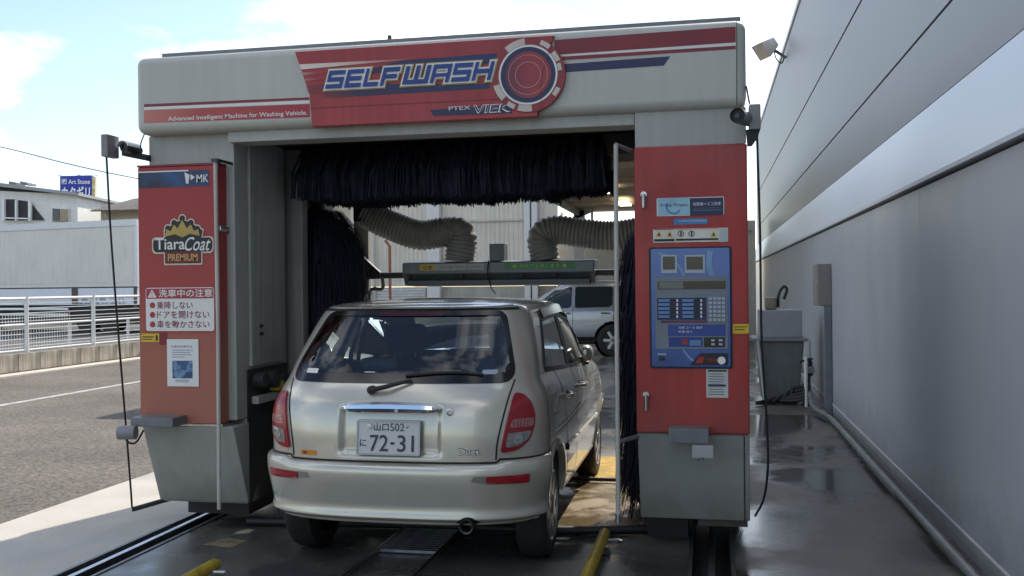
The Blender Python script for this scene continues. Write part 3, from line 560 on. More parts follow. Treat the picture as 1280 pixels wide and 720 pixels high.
for (u, v0, v1) in ((804.5, 241, 260), (807.5, 491, 513)):
    a_, b_ = aty(u, v0, 5.38), aty(u, v1, 5.38)
    HN = MB().tube([(a_.x, 5.395, a_.z-.01), (a_.x, 5.372, a_.z-.01)], .017, 14).tube([(a_.x, 5.37, a_.z-.01), (b_.x, 5.368, b_.z)], [.013, .009], 10).build('door_handle', STEEL, RC, smooth=True)
BR2 = box('sensor_bracket', GREYM, G, -.225, -.012, 5.27, 5.405, .655, .735, bev=.006)
MB().box(-.10, .012, 5.22, 5.268, .585, .652).build('sensor_plate', M('sensor_plate_grey', (.36, .36, .37), .4), BR2, bev=.006)
for x in (-.065, -.045): cyl('screw', DARKM, BR2, (x, 5.221, .60+x*.3), (x, 5.212, .60+x*.3), .005)
# right guide rod
RR = tube('guide_rod', ROD, G, [(-.488, 5.25, 2.265), (-.494, 5.25, 1.3), (-.496, 5.25, .24)], .0125, 10)
for a_, b_ in (((-.488, 5.25, 2.265), (-.41, 5.45, 2.25)), ((-.49, 5.25, .66), (-.40, 5.42, .665))): MB().tube([a_, b_], .013, 8).build('rod_bracket', GREYM, RR, smooth=True)
cyl('rod_tip', STEEL, RR, (-.496, 5.25, .27), (-.496, 5.25, .225), .016)
# right box, horn speaker, cable
RBX = MB().box(.215, .275, 5.3, 5.42, 2.325, 2.46).build('speaker_box', M('box_grey', (.22, .22, .215), .45, var=.1), G, bev=.006)
h0 = aty(921, 147.5, 5.28)
MB().tube([(h0.x, 5.2, h0.z), (h0.x+.012, 5.24, h0.z), (.22, 5.36, h0.z)], [.040, .039, .036], 20, cap=False).build('horn', GREYM, RBX, smooth=True)
MB().tube([(h0.x, 5.225, h0.z), (h0.x+.002, 5.232, h0.z)], .036, 20).build('horn_mouth', BLACK, RBX); cyl('lens', MATS['lens_black'], RBX, (h0.x, 5.21, h0.z), (h0.x, 5.226, h0.z), .014)
MB().prism([(.2, 5.33, 2.33), (.27, 5.33, 2.325), (.262, 5.33, 2.29), (.23, 5.33, 2.245), (.206, 5.33, 2.245)], (0, .05, 0)).build('mount', BLACK, RBX)
tube('loose_wire', BLACK, RBX, curve_pts([aty(933, 108, 5.4), aty(935, 120, 5.36), aty(937, 130, 5.36)], 6), .005)
tube('hanging_cable', BLACK, G, curve_pts([aty(946, 163, 5.38), aty(950, 290, 5.42), aty(952, 420, 5.46), aty(958, 520, 5.5), aty(960, 580, 5.52), aty(955, 622, 5.6), aty(944, 645, 5.7)], 8), .0065)

# ---- inside the gantry
box('inner_roof', DARKM, G, -3.3, .1, 5.72, 7.7, 2.48, 2.515)
MB().box(-3.43, -2.96, 7.2, 7.75, .1, 2.52).build('rear_post', PANEL2, G, bev=.01); MB().box(-.1, .2, 7.25, 7.75, .1, 2.52).build('rear_post', PANEL2, G, bev=.01)
MB().box(.14, .2, 6.05, 7.25, .3, 2.5).build('side_wall', PANEL2, G); MB().box(-3.43, -3.38, 6.22, 7.2, .3, 2.5).build('side_wall', PANEL2, G)
BRI = M('brush_navy', (.014, .016, .034), .9, var=.5, vs=9)
def strips(mb, base, out, drop, wid, n=3, rng=random):
    """one brush strip: leaves the core along out, then hangs"""
    side = Vector((-out.y, out.x, 0)) if abs(out.x)+abs(out.y) > .1 and wid[1] else Vector((1, 0, 0))
    side = side.normalized()*wid[0]; P = [base, base+out*.55+Vector((0, 0, -.04*drop)), base+out*.92+Vector((0, 0, -.42*drop)), base+out+Vector((rng.uniform(-.015, .015), rng.uniform(-.015, .015), -drop))]
    V = []
    for p in P: V += [p-side, p+side]
    mb.add(V, [(2*i, 2*i+1, 2*i+3, 2*i+2) for i in range(3)])
TBR = MB().tube([(-2.72, 6.4, 2.36), (-.62, 6.4, 2.36)], .10, 14).build('top_brush', BLACK, G, smooth=True)
mb = MB()
CLUMP = [(random.gauss(0, .014), random.gauss(0, .006), random.uniform(-.03, .03)) for _ in range(400)]
for i in range(17000):
    x = random.uniform(-2.70, -.655); a_ = random.uniform(-math.pi, math.pi); L_ = random.uniform(.08, .30); cl = CLUMP[int((x+3)/.035)*5+int((a_+math.pi)*.79) % 5]
    o = Vector((cl[0]+random.uniform(-.01, .01), math.sin(a_)*L_+cl[2], abs(math.cos(a_))*.03)); zend = 2.105+cl[1]+random.gauss(0, .007)+.008*math.sin(x*9)+(-.012 if x < -1 else .015)
    bz = 2.36+.09*math.cos(a_)
    s_ = Vector((random.uniform(.0018, .0048), random.uniform(-.004, .004), 0)); bs = Vector((x, 6.4+.09*math.sin(a_), bz)); dr = bs.z-zend
    P = [bs, bs+o*.6+Vector((0, 0, .02)), bs+o+Vector((0, 0, -.35*dr)), bs+o+Vector((random.uniform(-.02, .02), random.uniform(-.02, .02), -dr))]
    V = []
    for q_ in P: V += [q_-s_, q_+s_]
    mb.add(V, [(2*j, 2*j+1, 2*j+3, 2*j+2) for j in range(3)])
tag(mb.build('bristles', BRI, TBR), kind='stuff')
MB().box(-.66, -.42, 6.2, 6.6, 2.34, 2.478).build('brush_mount', BLACK, G, bev=.01)
def side_brush(cx, cy, z0, z1, rad, lean, nst):
    o = MB().tube([(cx, cy, z0), (cx, cy, z1+.2)], .05, 12).build('side_brush', BLACK, G, smooth=True)
    mb = MB()
    for i in range(nst):
        h = random.uniform(z0+.32, z1); a_ = random.uniform(0, 2*math.pi); k = min(1, .78+.22*(z1-h)/.15)
        r = rad*random.uniform(.72, 1.0)*k
        strips(mb, Vector((cx+.05*math.cos(a_), cy+.05*math.sin(a_), h)), Vector((math.cos(a_)*r, math.sin(a_)*r, 0)), min(random.uniform(.22, .42), h-.03), (random.uniform(.0025, .006), 1))
    tag(mb.build('bristles', BRI, o), kind='stuff')
side_brush(-2.88, 6.85, .15, 2.10, .345, 0, 13000); side_brush(-.21, 6.42, .06, 1.98, .37, 0, 10000)
# dryer bar
DG = M('dryer_grey', (.13, .14, .145), .4, .3, var=.12, streak=.12); DY = 7.1
def yz(x0, x1, prof): return MB().prism([(x0, y, z) for y, z in prof], (x1-x0, 0, 0))
DR = yz(-2.30, -.83, [(DY, 1.60), (DY, 1.69), (DY+.05, 1.70), (DY+.3, 1.70), (DY+.3, 1.55), (DY+.2, 1.52), (DY+.06, 1.52), (DY+.03, 1.575)]).build('dryer_bar', DG, G, bev=.008)
yz(-2.26, -.86, [(DY-.012, 1.518), (DY-.012, 1.556), (DY+.03, 1.572), (DY+.2, 1.545), (DY+.2, 1.51)]).build('dryer_nozzle', M('nozzle_grey', (.07, .075, .08), .4, var=.15), DR, bev=.004)
box('seam', DARKM, DR, -2.29, -.84, DY-.004, DY+.001, 1.604, 1.610)
for x0_, x1_, m_, lay in ((-2.16, -2.04, YELLOW, 0), (-2.04, -1.66, M('label_grey', (.45, .43, .40), .5), 0), (-1.50, -.97, M('label_green', (.03, .22, .06), .4), 0)): rect('label', m_, DR, x0_, x1_, 1.632, 1.678, DY-.0015)
text('ノズルに近づかないでください', INK, DR, -2.03, -1.67, 1.643, 1.667, FT(DY-.003)); text('注意', INK, DR, -2.14, -2.06, 1.64, 1.67, FT(DY-.003))
text('◆ 最終で上昇します ◆', M('label_yellowgreen', (.4, .5, .05), .45), DR, -1.44, -1.03, 1.638, 1.672, FT(DY-.003))
for x in (-2.24, -1.83, -1.37, -1.12): cyl('bolt', BLACK, DR, (x, DY+.01, 1.59), (x, DY-.02, 1.59), .014)
MB().box(-1.63, -1.515, DY+.06, DY+.2, 1.70, 1.83).build('sensor_box', GREYM, DR, bev=.006)
tube('loose_wire', BLACK, DR, curve_pts([(-1.62, DY-.01, 1.70), (-1.625, DY-.03, 1.6), (-1.60, DY-.02, 1.5), (-1.57, DY, 1.45)], 6), .004)
for a_, b_ in ((-2.95, -2.30), (-.83, 0)): MB().tube([(a_, DY+.1, 1.60), (b_, DY+.1, 1.60)], .025, 10).build('support_arm', DARKM, G, smooth=True)
MB().prism([(-2.72, DY+.06, 1.82), (-2.5, DY+.06, 1.625), (-2.5, DY+.06, 1.575), (-2.75, DY+.06, 1.57)], (0, .05, 0)).build('arm_plate', DARKM, G)
tube('bent_pipe', M('pipe_bronze', (.14, .11, .07), .45), G, curve_pts([(-2.46, DY, 1.59), (-2.46, DY, 1.5), (-2.55, DY, 1.49), (-2.57, DY, 1.38), (-2.53, DY, 1.33)], 6), .014)
MB().box(-2.78, -2.66, DY+.25, DY+.3, 1.45, 2.2).build('duct_plate', M('duct_cream', (.45, .44, .38), .5, var=.1), G)
def hose(ctrl, r, name):
    c_ = curve_pts(ctrl, 40); P = []; L_ = 0; pts = []; rs = []
    for i, p in enumerate(c_):
        if i: L_ += (p-c_[i-1]).length
        pts.append(p); P.append(L_)
    tot = L_; n = int(tot/.006); out = []; rr = []
    d = np.array(P); arr = np.array([tuple(p) for p in pts])
    for i in range(n+1):
        s_ = tot*i/n; out.append(Vector([np.interp(s_, d, arr[:, k]) for k in range(3)])); rr.append(r*(1+.055*math.cos(2*math.pi*s_/.030)))
    return MB().tube(out, rr, 22).build(name, M('hose_grey', (.29, .28, .255), .5, var=.15, vs=8), G, smooth=True)
hose([(-2.63, DY+.12, 2.09), (-2.45, DY+.12, 2.0), (-2.2, DY+.12, 1.91), (-1.98, DY+.12, 1.93), (-1.86, DY+.12, 1.90), (-1.88, DY+.12, 1.70)], .112, 'air_hose')
hose([(-1.21, DY+.12, 1.70), (-1.235, DY+.12, 1.87), (-1.13, DY+.12, 1.925), (-.95, DY+.12, 1.90), (-.7, DY+.12, 1.875), (-.4, DY+.12, 1.92), (-.1, DY+.12, 2.0)], .107, 'air_hose')
MB().box(-2.70, -2.60, DY+.02, DY+.22, 2.02, 2.16).build('hose_flange', BLACK, G, bev=.01)

# ================================================================== METAL-CLAD BUILDING ON THE RIGHT
WALLM = M('metal_siding', (.45, .462, .485), .38, var=.04, vs=.7, spec=.55, gloss_var=.05, streak=.02)
WALLU = M('metal_siding_upper', (.25, .252, .255), .45, var=.02, vs=.4, spec=.5)
dirt(WALLM, .0, .45, (.20, .19, .165), .6)
BW = thing('metal_building', 'long grey metal-clad building with smooth panels on the right', 'building', (1.5, 8, 0))
MB().box(1.42, 9, -9, 31.9, 0, 2.14).box(1.545, 9.01, -9.01, 31.89, 2.141, 6.1).build('core_wall', DARKM, BW)
for i in range(13):
    y = -8.95+3.17*i; box('wall_panel', WALLM, BW, 1.38, 1.419, y+.005, min(y+3.165, 31.89), .11, 2.13, bev=.004)
box('base_flashing', WALLM, BW, 1.377, 1.419, -8, 31.9, 0, .098); box('base_trim', M('base_trim', (.60, .61, .61), .4, var=.1), BW, 1.372, 1.419, -8, 31.9, .0985, .1095)
MB().prism([(1.345, -9, 2.15), (1.345, -9, 2.175), (1.50, -9, 2.72), (1.54, -9, 2.72), (1.54, -9, 2.15)], (0, 40.9, 0)).build('drip_band', M('drip_band', (.60, .62, .64), .4, var=.03, vs=.5), BW)
for za, zb in ((2.725, 3.255), (3.275, 4.28), (4.31, 6.1)): box('upper_panel', WALLU, BW, 1.50, 1.541, -9, 31.9, za, zb, bev=.003)
box('roof_edge', M('roof_edge_steel', (.30, .32, .34), .35, var=.05), BW, 1.47, 1.6, -9, 31.95, 6.1, 6.2, bev=.01)
# floodlight on the roof edge
fl = atx(981, 66, 1.47)
t = thing('floodlight', 'white floodlight on an arm at the roof edge of the metal building', 'light', fl)
FB = Vector(fl)
MB().tube([FB+Vector((.02, 0, -.1)), FB+Vector((-.14, -.02, .02)), FB+Vector((-.2, -.05, .05))], .03, 10).build('arm', GREYM, t, smooth=True)
hd = FB+Vector((-.36, -.15, .08)); dr = Vector((-.72, -.35, -.58)).normalized(); sd_ = dr.cross(Vector((0, 0, 1))).normalized(); up = sd_.cross(dr)
c8 = lambda a_, s_: [hd+dr*a_+sd_*(i_*s_)+up*(j_*s_*.8) for i_, j_ in ((-1, -1), (1, -1), (1, 1), (-1, 1))]
MB().add(c8(-.2, .12)+c8(.14, .21), [(0, 1, 2, 3), (4, 7, 6, 5), (0, 4, 5, 1), (1, 5, 6, 2), (2, 6, 7, 3), (3, 7, 4, 0)]).build('housing', M('lamp_housing', (.45, .43, .40), .4), t, bev=.02)
MB().add(c8(.142, .19), [(0, 1, 2, 3)]).build('glass', M('lamp_glass', (.30, .30, .30), .1), t)
tube('lamp_cable', BLACK, t, curve_pts([FB+Vector((0, 0, -.05)), FB+Vector((-.06, -.02, -.2)), FB+Vector((-.16, -.04, -.12)), FB+Vector((-.2, -.05, .02))], 6), .012)
# wall cabinet with post and conduits
t = thing('wall_cabinet', 'grey electrical cabinet on a steel post against the metal wall', 'electrical box', (1.28, 11.9, 0))
CB = box('cabinet', M('cabinet_brown_grey', (.22, .205, .185), .45, var=.1), t, 1.232, 1.378, 11.72, 12.25, 1.235, 1.725, bev=.01)
box('cabinet_door', M('cabinet_door', (.27, .26, .235), .4, var=.1), CB, 1.224, 1.2315, 11.75, 12.22, 1.26, 1.70); box('latch', STEEL, CB, 1.217, 1.224, 11.8, 11.84, 1.48, 1.56)
box('post', M('post_blue_grey', (.16, .18, .20), .4, var=.12, streak=.15), t, 1.295, 1.375, 11.7, 11.78, 0, 1.234, bev=.005)
tag(MB().tube(curve_pts([(1.15, 12.2, .28), (1.17, 12.0, .12), (1.18, 11.7, .055), (1.235, 11.2, .05), (1.262, 10.6, .05), (1.262, 8, .05), (1.265, 2, .05), (1.265, -6, .05)], 10), .027, 12).build('floor_conduit', M('pvc_grey', (.17, .17, .165), .45, var=.2, streak=.1), None, smooth=True), 'grey conduit pipe running along the foot of the metal wall', 'pipe')
t = thing('valve_cluster', 'tangle of black valves and hoses beside the steel post', 'valves', (1.15, 12.15, 0))
for k in range(5):
    a_ = random.uniform(0, 6)
    tube('hose', BLACK, t, curve_pts([(1.12+.04*math.cos(a_), 12.1+.04*k, .02), (1.10+.05*k/4, 12.1, .2), (1.16, 12.12+.02*k, .38+.05*k), (1.2, 12.2, .40+.03*k)], 6), .017)
MB().box(1.08, 1.22, 12.1, 12.22, .42, .5).build('valve', GREYM, t, bev=.01); MB().tube([(1.12, 12.1, .02), (1.12, 12.1, .62)], .022, 8).build('riser', WPLAST, t, smooth=True); MB().tube([(1.05, 12.1, .56), (1.2, 12.1, .60)], .014, 8).build('lever', BLACK, t, smooth=True)
# tapering grey tank
t = thing('chemical_tank', 'tapered grey plastic tank with a lid box at the end of the alley', 'tank', (.85, 12.7, 0))
def frus(x0, x1, y0, y1, z0, X0, X1, Y0_, Y1, z1): return MB().add([(x0, y0, z0), (x1, y0, z0), (x1, y1, z0), (x0, y1, z0), (X0, Y0_, z1), (X1, Y0_, z1), (X1, Y1, z1), (X0, Y1, z1)], [(0, 3, 2, 1), (4, 5, 6, 7), (0, 1, 5, 4), (1, 2, 6, 5), (2, 3, 7, 6), (3, 0, 4, 7)])
TK = M('tank_grey', (.13, .135, .14), .5, var=.12, streak=.1)
a_, b_ = atz(950, 502, .02), atz(1003, 502, .02); yb = 12.55
frus(a_.x+.04, b_.x-.05, yb, yb+.55, .02, a_.x-.04, b_.x+.02, yb-.04, yb+.62, .78).build('tub', TK, t, bev=.02)
box('rim', M('rim_grey', (.18, .185, .19), .5), t, a_.x-.09, b_.x+.07, yb-.08, yb+.66, .78, .82, bev=.01)
box('lid_box', M('lid_grey', (.26, .27, .28), .45, var=.08), t, a_.x-.0, b_.x+.0, yb, yb+.5, .82, 1.17, bev=.015)
for dx in (.03, .5): tube('side_rail', M('rail_pale', (.4, .4, .4), .4), t, [(a_.x-.06+dx*1.3, yb-.09, .8), (a_.x+.02+dx*1.15, yb-.06, .05)], .018)
MB().box(a_.x+.08, a_.x+.22, yb+.1, yb+.25, 1.17, 1.33).build('pump', M('pump_brass', (.20, .17, .12), .4, .4), t, bev=.02)
tube('pump_hose', BLACK, t, curve_pts([(a_.x+.24, yb+.15, 1.2), (a_.x+.25, yb+.15, 1.36), (a_.x+.31, yb+.15, 1.46), (a_.x+.35, yb+.15, 1.42), (a_.x+.31, yb+.15, 1.3)], 8), .018)
t = thing('floor_hose', 'black hoses heaped on the floor in front of the tapered tank', 'hose', (.9, 12.4, 0))
for k in range(5): tube('hose', BLACK, t, curve_pts([(.55+.1*k, 12.3+.04*k, .03), (.75+.06*k, 12.45, .05+.03*k), (1.0, 12.35+.04*k, .06+.03*k), (1.14, 12.3, .1+.04*k)], 8), .025)

# ================================================================== BEHIND THE GANTRY
CREAMW = M('cream_siding', (.70, .65, .55), .6, var=.08, vs=1.5, streak=.1)
B = thing('workshop', 'cream ribbed workshop wall with white pillars seen through the gantry', 'building', (-8, 26, 0))
WY = 26.0
mb = MB(); xs = []; x = -14.0
while x < -4.1: xs += [(x, WY), (x+.05, WY), (x+.065, WY+.015), (x+.115, WY+.015)]; x += .13
mb.add([(x, y, z) for z in (1.52, 7.0) for x, y in xs], [(i, i+1, len(xs)+i+1, len(xs)+i) for i in range(len(xs)-1)]).build('ribbed_siding', CREAMW, B)
box('upper_rail', M('rail_cream', (.55, .52, .46), .5), B, -14, -4.1, WY-.05, WY-.005, 3.28, 3.34)
for u0, u1 in ((533, 549), (655, 662.5), (664.5, 671.5)):
    a_, b_ = aty(u0, 300, WY-.3), aty(u1, 300, WY-.3); box('pillar', M('pillar_white', (.68, .67, .64), .5, var=.05), B, a_.x, b_.x, WY-.3, WY-.06, 0, 7, bev=.01)
box('base_wall', M('base_concrete', (.40, .38, .33), .8, var=.15, vs=2, streak=.15), B, -14, -4.1, WY-.02, WY+.3, 0, 1.5)
a_, b_ = aty(470, 357, WY-.08), aty(532, 384, WY-.08)
for i in range(7): box('louvre_slat', M('louvre_white', (.60, .60, .58), .5), B, a_.x, b_.x, WY-.10+.004*i, WY-.03, b_.z-.02+.08*i, b_.z+.045+.08*i)
a_ = aty(487, 308, WY-1); tag(MB().tube([(a_.x, WY-1, 0), (a_.x, WY-1, aty(487, 308, WY-1).z), (a_.x-.12, WY-1, aty(487, 300, WY-1).z)], .04, 8).build('orange_pole', M('orange_paint', (.30, .09, .05), .5), None, smooth=True), 'thin orange pole standing in front of the cream workshop wall', 'pole')
a_ = aty(468, 300, WY-.1); MB().tube([(a_.x, WY-.12, 0), (a_.x, WY-.12, 4)], .04, 8).build('downpipe', M('pipe_cream', (.5, .47, .4), .5), B, smooth=True)
# canopy
K = thing('canopy', 'flat brown canopy with ceiling lamps behind the gantry', 'canopy', (0, 20, 0))
CEIL = M('canopy_ceiling', (.33, .25, .16), .6, var=.1, vs=1.2)
MB().prism([(-6.0, 13.8, 3.56), (.3, 13.8, 3.56), (.3, 26.5, 3.50), (-3.45, 26.5, 3.50), (-3.45, 15.3, 3.56), (-6.0, 15.3, 3.56)], (0, 0, .22)).build('roof', CEIL, K)
for yy in (16, 18.5, 21, 23.5): box('ceiling_rib', M('ceiling_rib', (.40, .33, .23), .6), K, -3.4, .25, yy, yy+.14, 3.44, 3.55)
MB().prism([(-3.43, 16, 3.38), (-3.33, 16, 3.38), (-3.33, 26.2, 3.34), (-3.43, 26.2, 3.34)], (0, 0, .14)).build('edge_beam', M('beam_grey', (.30, .28, .24), .6), K)
for u in (724, ): 
    a_ = aty(u, 262, 25.5); box('post', M('post_cream', (.42, .39, .33), .6), K, a_.x-.14, a_.x+.14, 25.4, 25.6, 0, 3.5)
MB().prism([(-3.3, 25.4, 3.48), (aty(710, 262, 25.4).x, 25.4, 3.2), (aty(716, 262, 25.4).x, 25.4, 3.2), (-2.9, 25.4, 3.48)], (0, .1, 0)).build('brace', MATS['post_cream'], K)
for (u, v, yy) in ((761, 240.5, 19.7), (780, 254.5, 23.0)):
    a_ = aty(u, v, yy); box('ceiling_lamp', M('lamp_lit', (.9, .85, .7), .5, var=0, emit=((1, .88, .66), 2.5)), K, a_.x-.14, a_.x+.14, yy-.5, yy+.5, 3.40, 3.44)
W2 = thing('rear_wall', 'low cream wall with an open strip above it under the canopy', 'wall', (-2, 26.4, 0))
box('wall', M('rear_wall_cream', (.52, .49, .43), .6, var=.08, streak=.1), W2, -4.1, 1.2, 26.4, 26.6, 0, 3.17)
for u in (680, 702, 740, 770): 
    a_ = aty(u, 265, 26.45); box('mullion', MATS['post_cream'], W2, a_.x-.03, a_.x+.03, 26.42, 26.5, 3.17, 3.5)
box('pipe_rail', MATS['beam_grey'], W2, -4.0, 1.1, 26.36, 26.395, 2.86, 2.91)

# ================================================================== LEFT SIDE: wall, fence, truck, houses
BX = -12.4
t = thing('block_wall', 'low stained concrete block wall under the white fence across the road', 'wall', (BX-.1, 17, 0))
box('footing', M('footing', (.25, .24, .21), .9, var=.2), t, BX-.2, BX-.03, 3, 45, 0, .37)
BLK = M('block_stained', (.42, .385, .32), .85, var=.35, vs=2.2, bump=.4, bs=30, streak=.4)
b0 = box('block', BLK, t, BX-.22, BX, 3.0, 3.59, .035, .36, bev=.008)
for i in range(1, 70): share(b0, 'block', t, (random.uniform(-.003, .003), i*.6, 0))
FN = thing('white_fence', 'white steel mesh fence on the low block wall across the road', 'fence', (BX-.1, 17, .37))
FW = M('fence_white', (.74, .74, .72), .4, var=.06)
py0 = 15.95
fpz = lambda yy: (BX-.1, yy)
P0 = MB().tube([(BX-.1, 5.95, .36), (BX-.1, 5.95, 1.40)], .04, 10).build('post', FW, FN, smooth=True)
for i in range(1, 18): share(P0, 'post', FN, (0, 2.0*i, 0))
for z, r in ((1.37, .028), (.885, .022), (.41, .018)): tube('rail', FW, FN, [(BX-.1, 4, z), (BX-.1, 42, z)], r, 8)
mb = MB()
for z in (1.28, 1.19, 1.10, 1.01, .95, .80, .71, .62, .53, .47): mb.box(BX-.104, BX-.096, 4, 42, z-.007, z+.007)
yy = 4.0
while yy < 17.2: mb.box(BX-.109, BX-.1045, yy-.0035, yy+.0035, .4, 1.1); yy += .075
tag(mb.build('wire_mesh', FW, FN), kind='stuff')
S0 = MB().tube([(BX-.25, 5.4, .36), (BX-.25, 5.4, .88)], .032, 8).build('short_post', FW, FN, smooth=True)
for i in range(1, 18): share(S0, 'short_post', FN, (0, 2.0*i, 0))
# truck trailer parked behind the fence (right end nearer)
pr_, pl_ = atd(172, 362, 33), atd(0, 364, 35.6); pr_.z = pl_.z = 0
ax = (pl_-pr_).normalized(); nrm = Vector((-ax.y, ax.x, 0))
if nrm.dot(pr_) < 0: nrm = -nrm
TR = thing('truck_trailer', 'long white box trailer of a lorry parked behind the fence', 'trailer', pr_)
def tbox(name, mat, par, a0, a1, d0, d1, z0, z1, bev=0):
    c_ = [pr_+ax*a+nrm*d for a, d in ((a0, d0), (a1, d0), (a1, d1), (a0, d1))]
    mb = MB().add([(q_.x, q_.y, z) for z in (z0, z1) for q_ in c_], [(0, 1, 2, 3), (4, 7, 6, 5), (0, 4, 5, 1), (1, 5, 6, 2), (2, 6, 7, 3), (3, 7, 4, 0)]); return mb.build(name, mat, par, bev=bev)
TRW = M('trailer_white', (.74, .72, .66), .4, var=.04, vs=.8, streak=.08)
tbox('box_body', TRW, TR, 0, 12, 0, 2.4, 1.62, 3.88, .02)
tbox('side_panel', M('trailer_panel', (.70, .68, .62), .42, var=.05, vs=1, streak=.1), TR, .16, 11.9, -.012, .02, 1.75, 3.66)
tbox('top_rail', M('trailer_rail', (.68, .69, .70), .4, var=.04), TR, -.02, 12.02, -.04, .04, 3.70, 3.92); tbox('corner_post', MATS['trailer_rail'], TR, -.03, .12, -.035, .1, 1.6, 3.69)
tbox('lower_rail', M('trailer_lower', (.70, .73, .78), .4, var=.05), TR, 0, 12, -.02, 2.2, 1.0, 1.58); tbox('joint_line', DARKM, TR, 0, 12, -.01, .01, 1.581, 1.619)
for a0 in (2.72, ): tbox('hinge', M('hinge_dark', (.08, .07, .06), .6), TR, a0, a0+.25, -.06, -.03, 1.05, 1.63)
tbox('hinge', MATS['hinge_dark'], TR, -.02, .12, -.06, -.04, .9, 1.63)
def TT(u, v): q_ = pr_+ax*u+nrm*(-.028); return (q_.x, q_.y, v)
text('高 知 県 三 八', M('trailer_ink', (.10, .11, .13), .6), TR, 2.55, .55, 1.12, 1.30, TT)
text('運輸株式会社', MATS['trailer_ink'], TR, 2.8, -.0+.5, 1.02, 1.09, TT)
tbox('chassis', M('chassis_dark', (.02, .02, .02), .7), TR, -.1, 12, .1, 2.2, .35, .98)
for a0 in (1.0, 2.1, 7.0, 8.1):
    c_ = pr_+ax*(a0+.4)+nrm*.12; c2 = pr_+ax*(a0+.4)+nrm*.5; c_.z = c2.z = .5; MB().tube([c_, c2], .48, 24).build('wheel', BLACK, TR, smooth=True)
tbox('side_guard', WHITE, TR, 3.2, 6.6, -.02, .02, .62, .70); tbox('side_guard', WHITE, TR, 3.2, 6.6, -.02, .02, .82, .90)
# white office building
def poly(d, pts, ext, name, mat, par, bev=0): return MB().prism([atd(u, v, d) for u, v in pts], CF*ext).build(name, mat, par, bev=bev)
OB = thing('white_office', 'white building with sloping grey roof above the trailer', 'building', atd(40, 364, 52)*1)
poly(52, [(-60, 236), (97, 243), (97, 366), (-60, 366)], 9, 'wall', M('office_white', (.78, .77, .73), .6, var=.05, streak=.08), OB)
poly(51.5, [(-60, 224), (0, 228.5), (98, 241), (98, 244.5), (0, 233), (-60, 229)], 11, 'roof', M('office_roof', (.30, .31, .32), .5, var=.1), OB)
for u in (11, 25): poly(52, [(u, 226.5), (u+9, 228), (u+9, 231), (u, 230)], 1, 'roof_unit', GREYM, OB)
poly(51.9, [(3, 249), (16, 249), (37, 252), (55, 275), (3, 275)], .3, 'dark_opening', M('stair_dark', (.035, .035, .038), .6, var=.3), OB)
for pts in ([(2.5, 249), (5, 249), (5, 276), (2.5, 276)], [(18.5, 250), (20.5, 250), (20.5, 276), (18.5, 276)], [(35, 251), (38, 251), (38, 276), (35, 276)], [(5, 271.5), (38, 272.5), (38, 274), (5, 273)]): poly(51.6, pts, .2, 'stair_frame', WHITE, OB)
poly(51.85, [(64.5, 259), (86, 260.5), (86, 276), (64.5, 276)], .1, 'window_frame', WHITE, OB)
poly(51.8, [(65.5, 260.5), (74.5, 261), (74.5, 276), (65.5, 276)], .05, 'window', M('window_dark', (.05, .05, .055), .1), OB); poly(51.8, [(75.5, 261), (85, 261.5), (85, 276), (75.5, 276)], .05, 'window', M('window_curtain', (.34, .28, .18), .5), OB)
# blue sign on a pole
SG = thing('shop_sign', 'blue rooftop sign board with white lettering on a pole', 'sign', atd(95, 364, 60))
poly(60, [(75, 220), (114, 219), (114, 249.5), (75, 249.5)], .4, 'board', M('sign_blue', (.012, .03, .30), .45, var=.08), SG)
def ST(u, v): q_ = atd(u, v, 59.9); return q_
SW = M('sign_white', (.75, .75, .74), .5)
text('㈱ Art Stone', SW, SG, 77, 112.5, 230.5, 223, ST, offset=.01); text('カタギリ', SW, SG, 77, 112.5, 247.5, 233, ST, offset=.03)
poly(60.1, [(114.5, 221), (119.5, 221), (119, 249), (114.5, 249)], .3, 'side_strip', M('sign_cream', (.66, .60, .42), .5), SG); 
for v in (225, 236, 243): poly(60.05, [(115.8, v), (118, v), (118, v+4), (115.8, v+4)], .02, 'side_mark', YELLOW, SG)
poly(60.5, [(107, 249), (113, 249), (113, 364), (107, 364)], .8, 'pole', M('sign_pole', (.42, .36, .27), .7), SG); poly(61, [(97, 256), (107, 256), (107, 364), (97, 364)], .8, 'frame_back', M('sign_frame', (.25, .17, .09), .8, var=.4, vs=3), SG)
for u in (72, 96, 117): poly(60.2, [(u, 218), (u+4.5, 219), (u+4.5, 219.8), (u, 218.8)], .05, 'lamp_arm', GREYM, SG)
# tiled house
HS = thing('tiled_house', 'house with dark hipped roof between the sign and the red cabinet', 'house', atd(160, 364, 48))
poly(48, [(126, 259), (260, 250), (260, 366), (126, 366)], 9, 'wall', M('house_tan', (.42, .36, .27), .8, var=.1), HS)
MB().add([atd(113, 263, 47), atd(300, 258, 47), atd(300, 262, 47), atd(113, 264.5, 47), atd(168, 248, 52), atd(300, 236, 52), atd(150, 258, 58), atd(300, 252, 58)], [(0, 1, 5, 4), (0, 3, 2, 1), (4, 5, 7, 6), (0, 4, 6)]).build('roof', M('roof_tile', (.10, .085, .07), .7, var=.3, vs=2), HS)
tube('downpipe', MATS['house_tan'], HS, [atd(129, 265, 47.2), atd(134, 272, 47.4), atd(134, 300, 47.4)], .06)
# overhead wire
wp = [atd(-120, 160, 40), atd(0, 183.5, 40), atd(90, 206, 40), atd(176, 224, 40), atd(300, 246, 40)]
tag(MB().tube(curve_pts(wp, 10), .022, 6).build('overhead_wire', BLACK, None), 'thin overhead power wire crossing the sky on the left', 'wire')

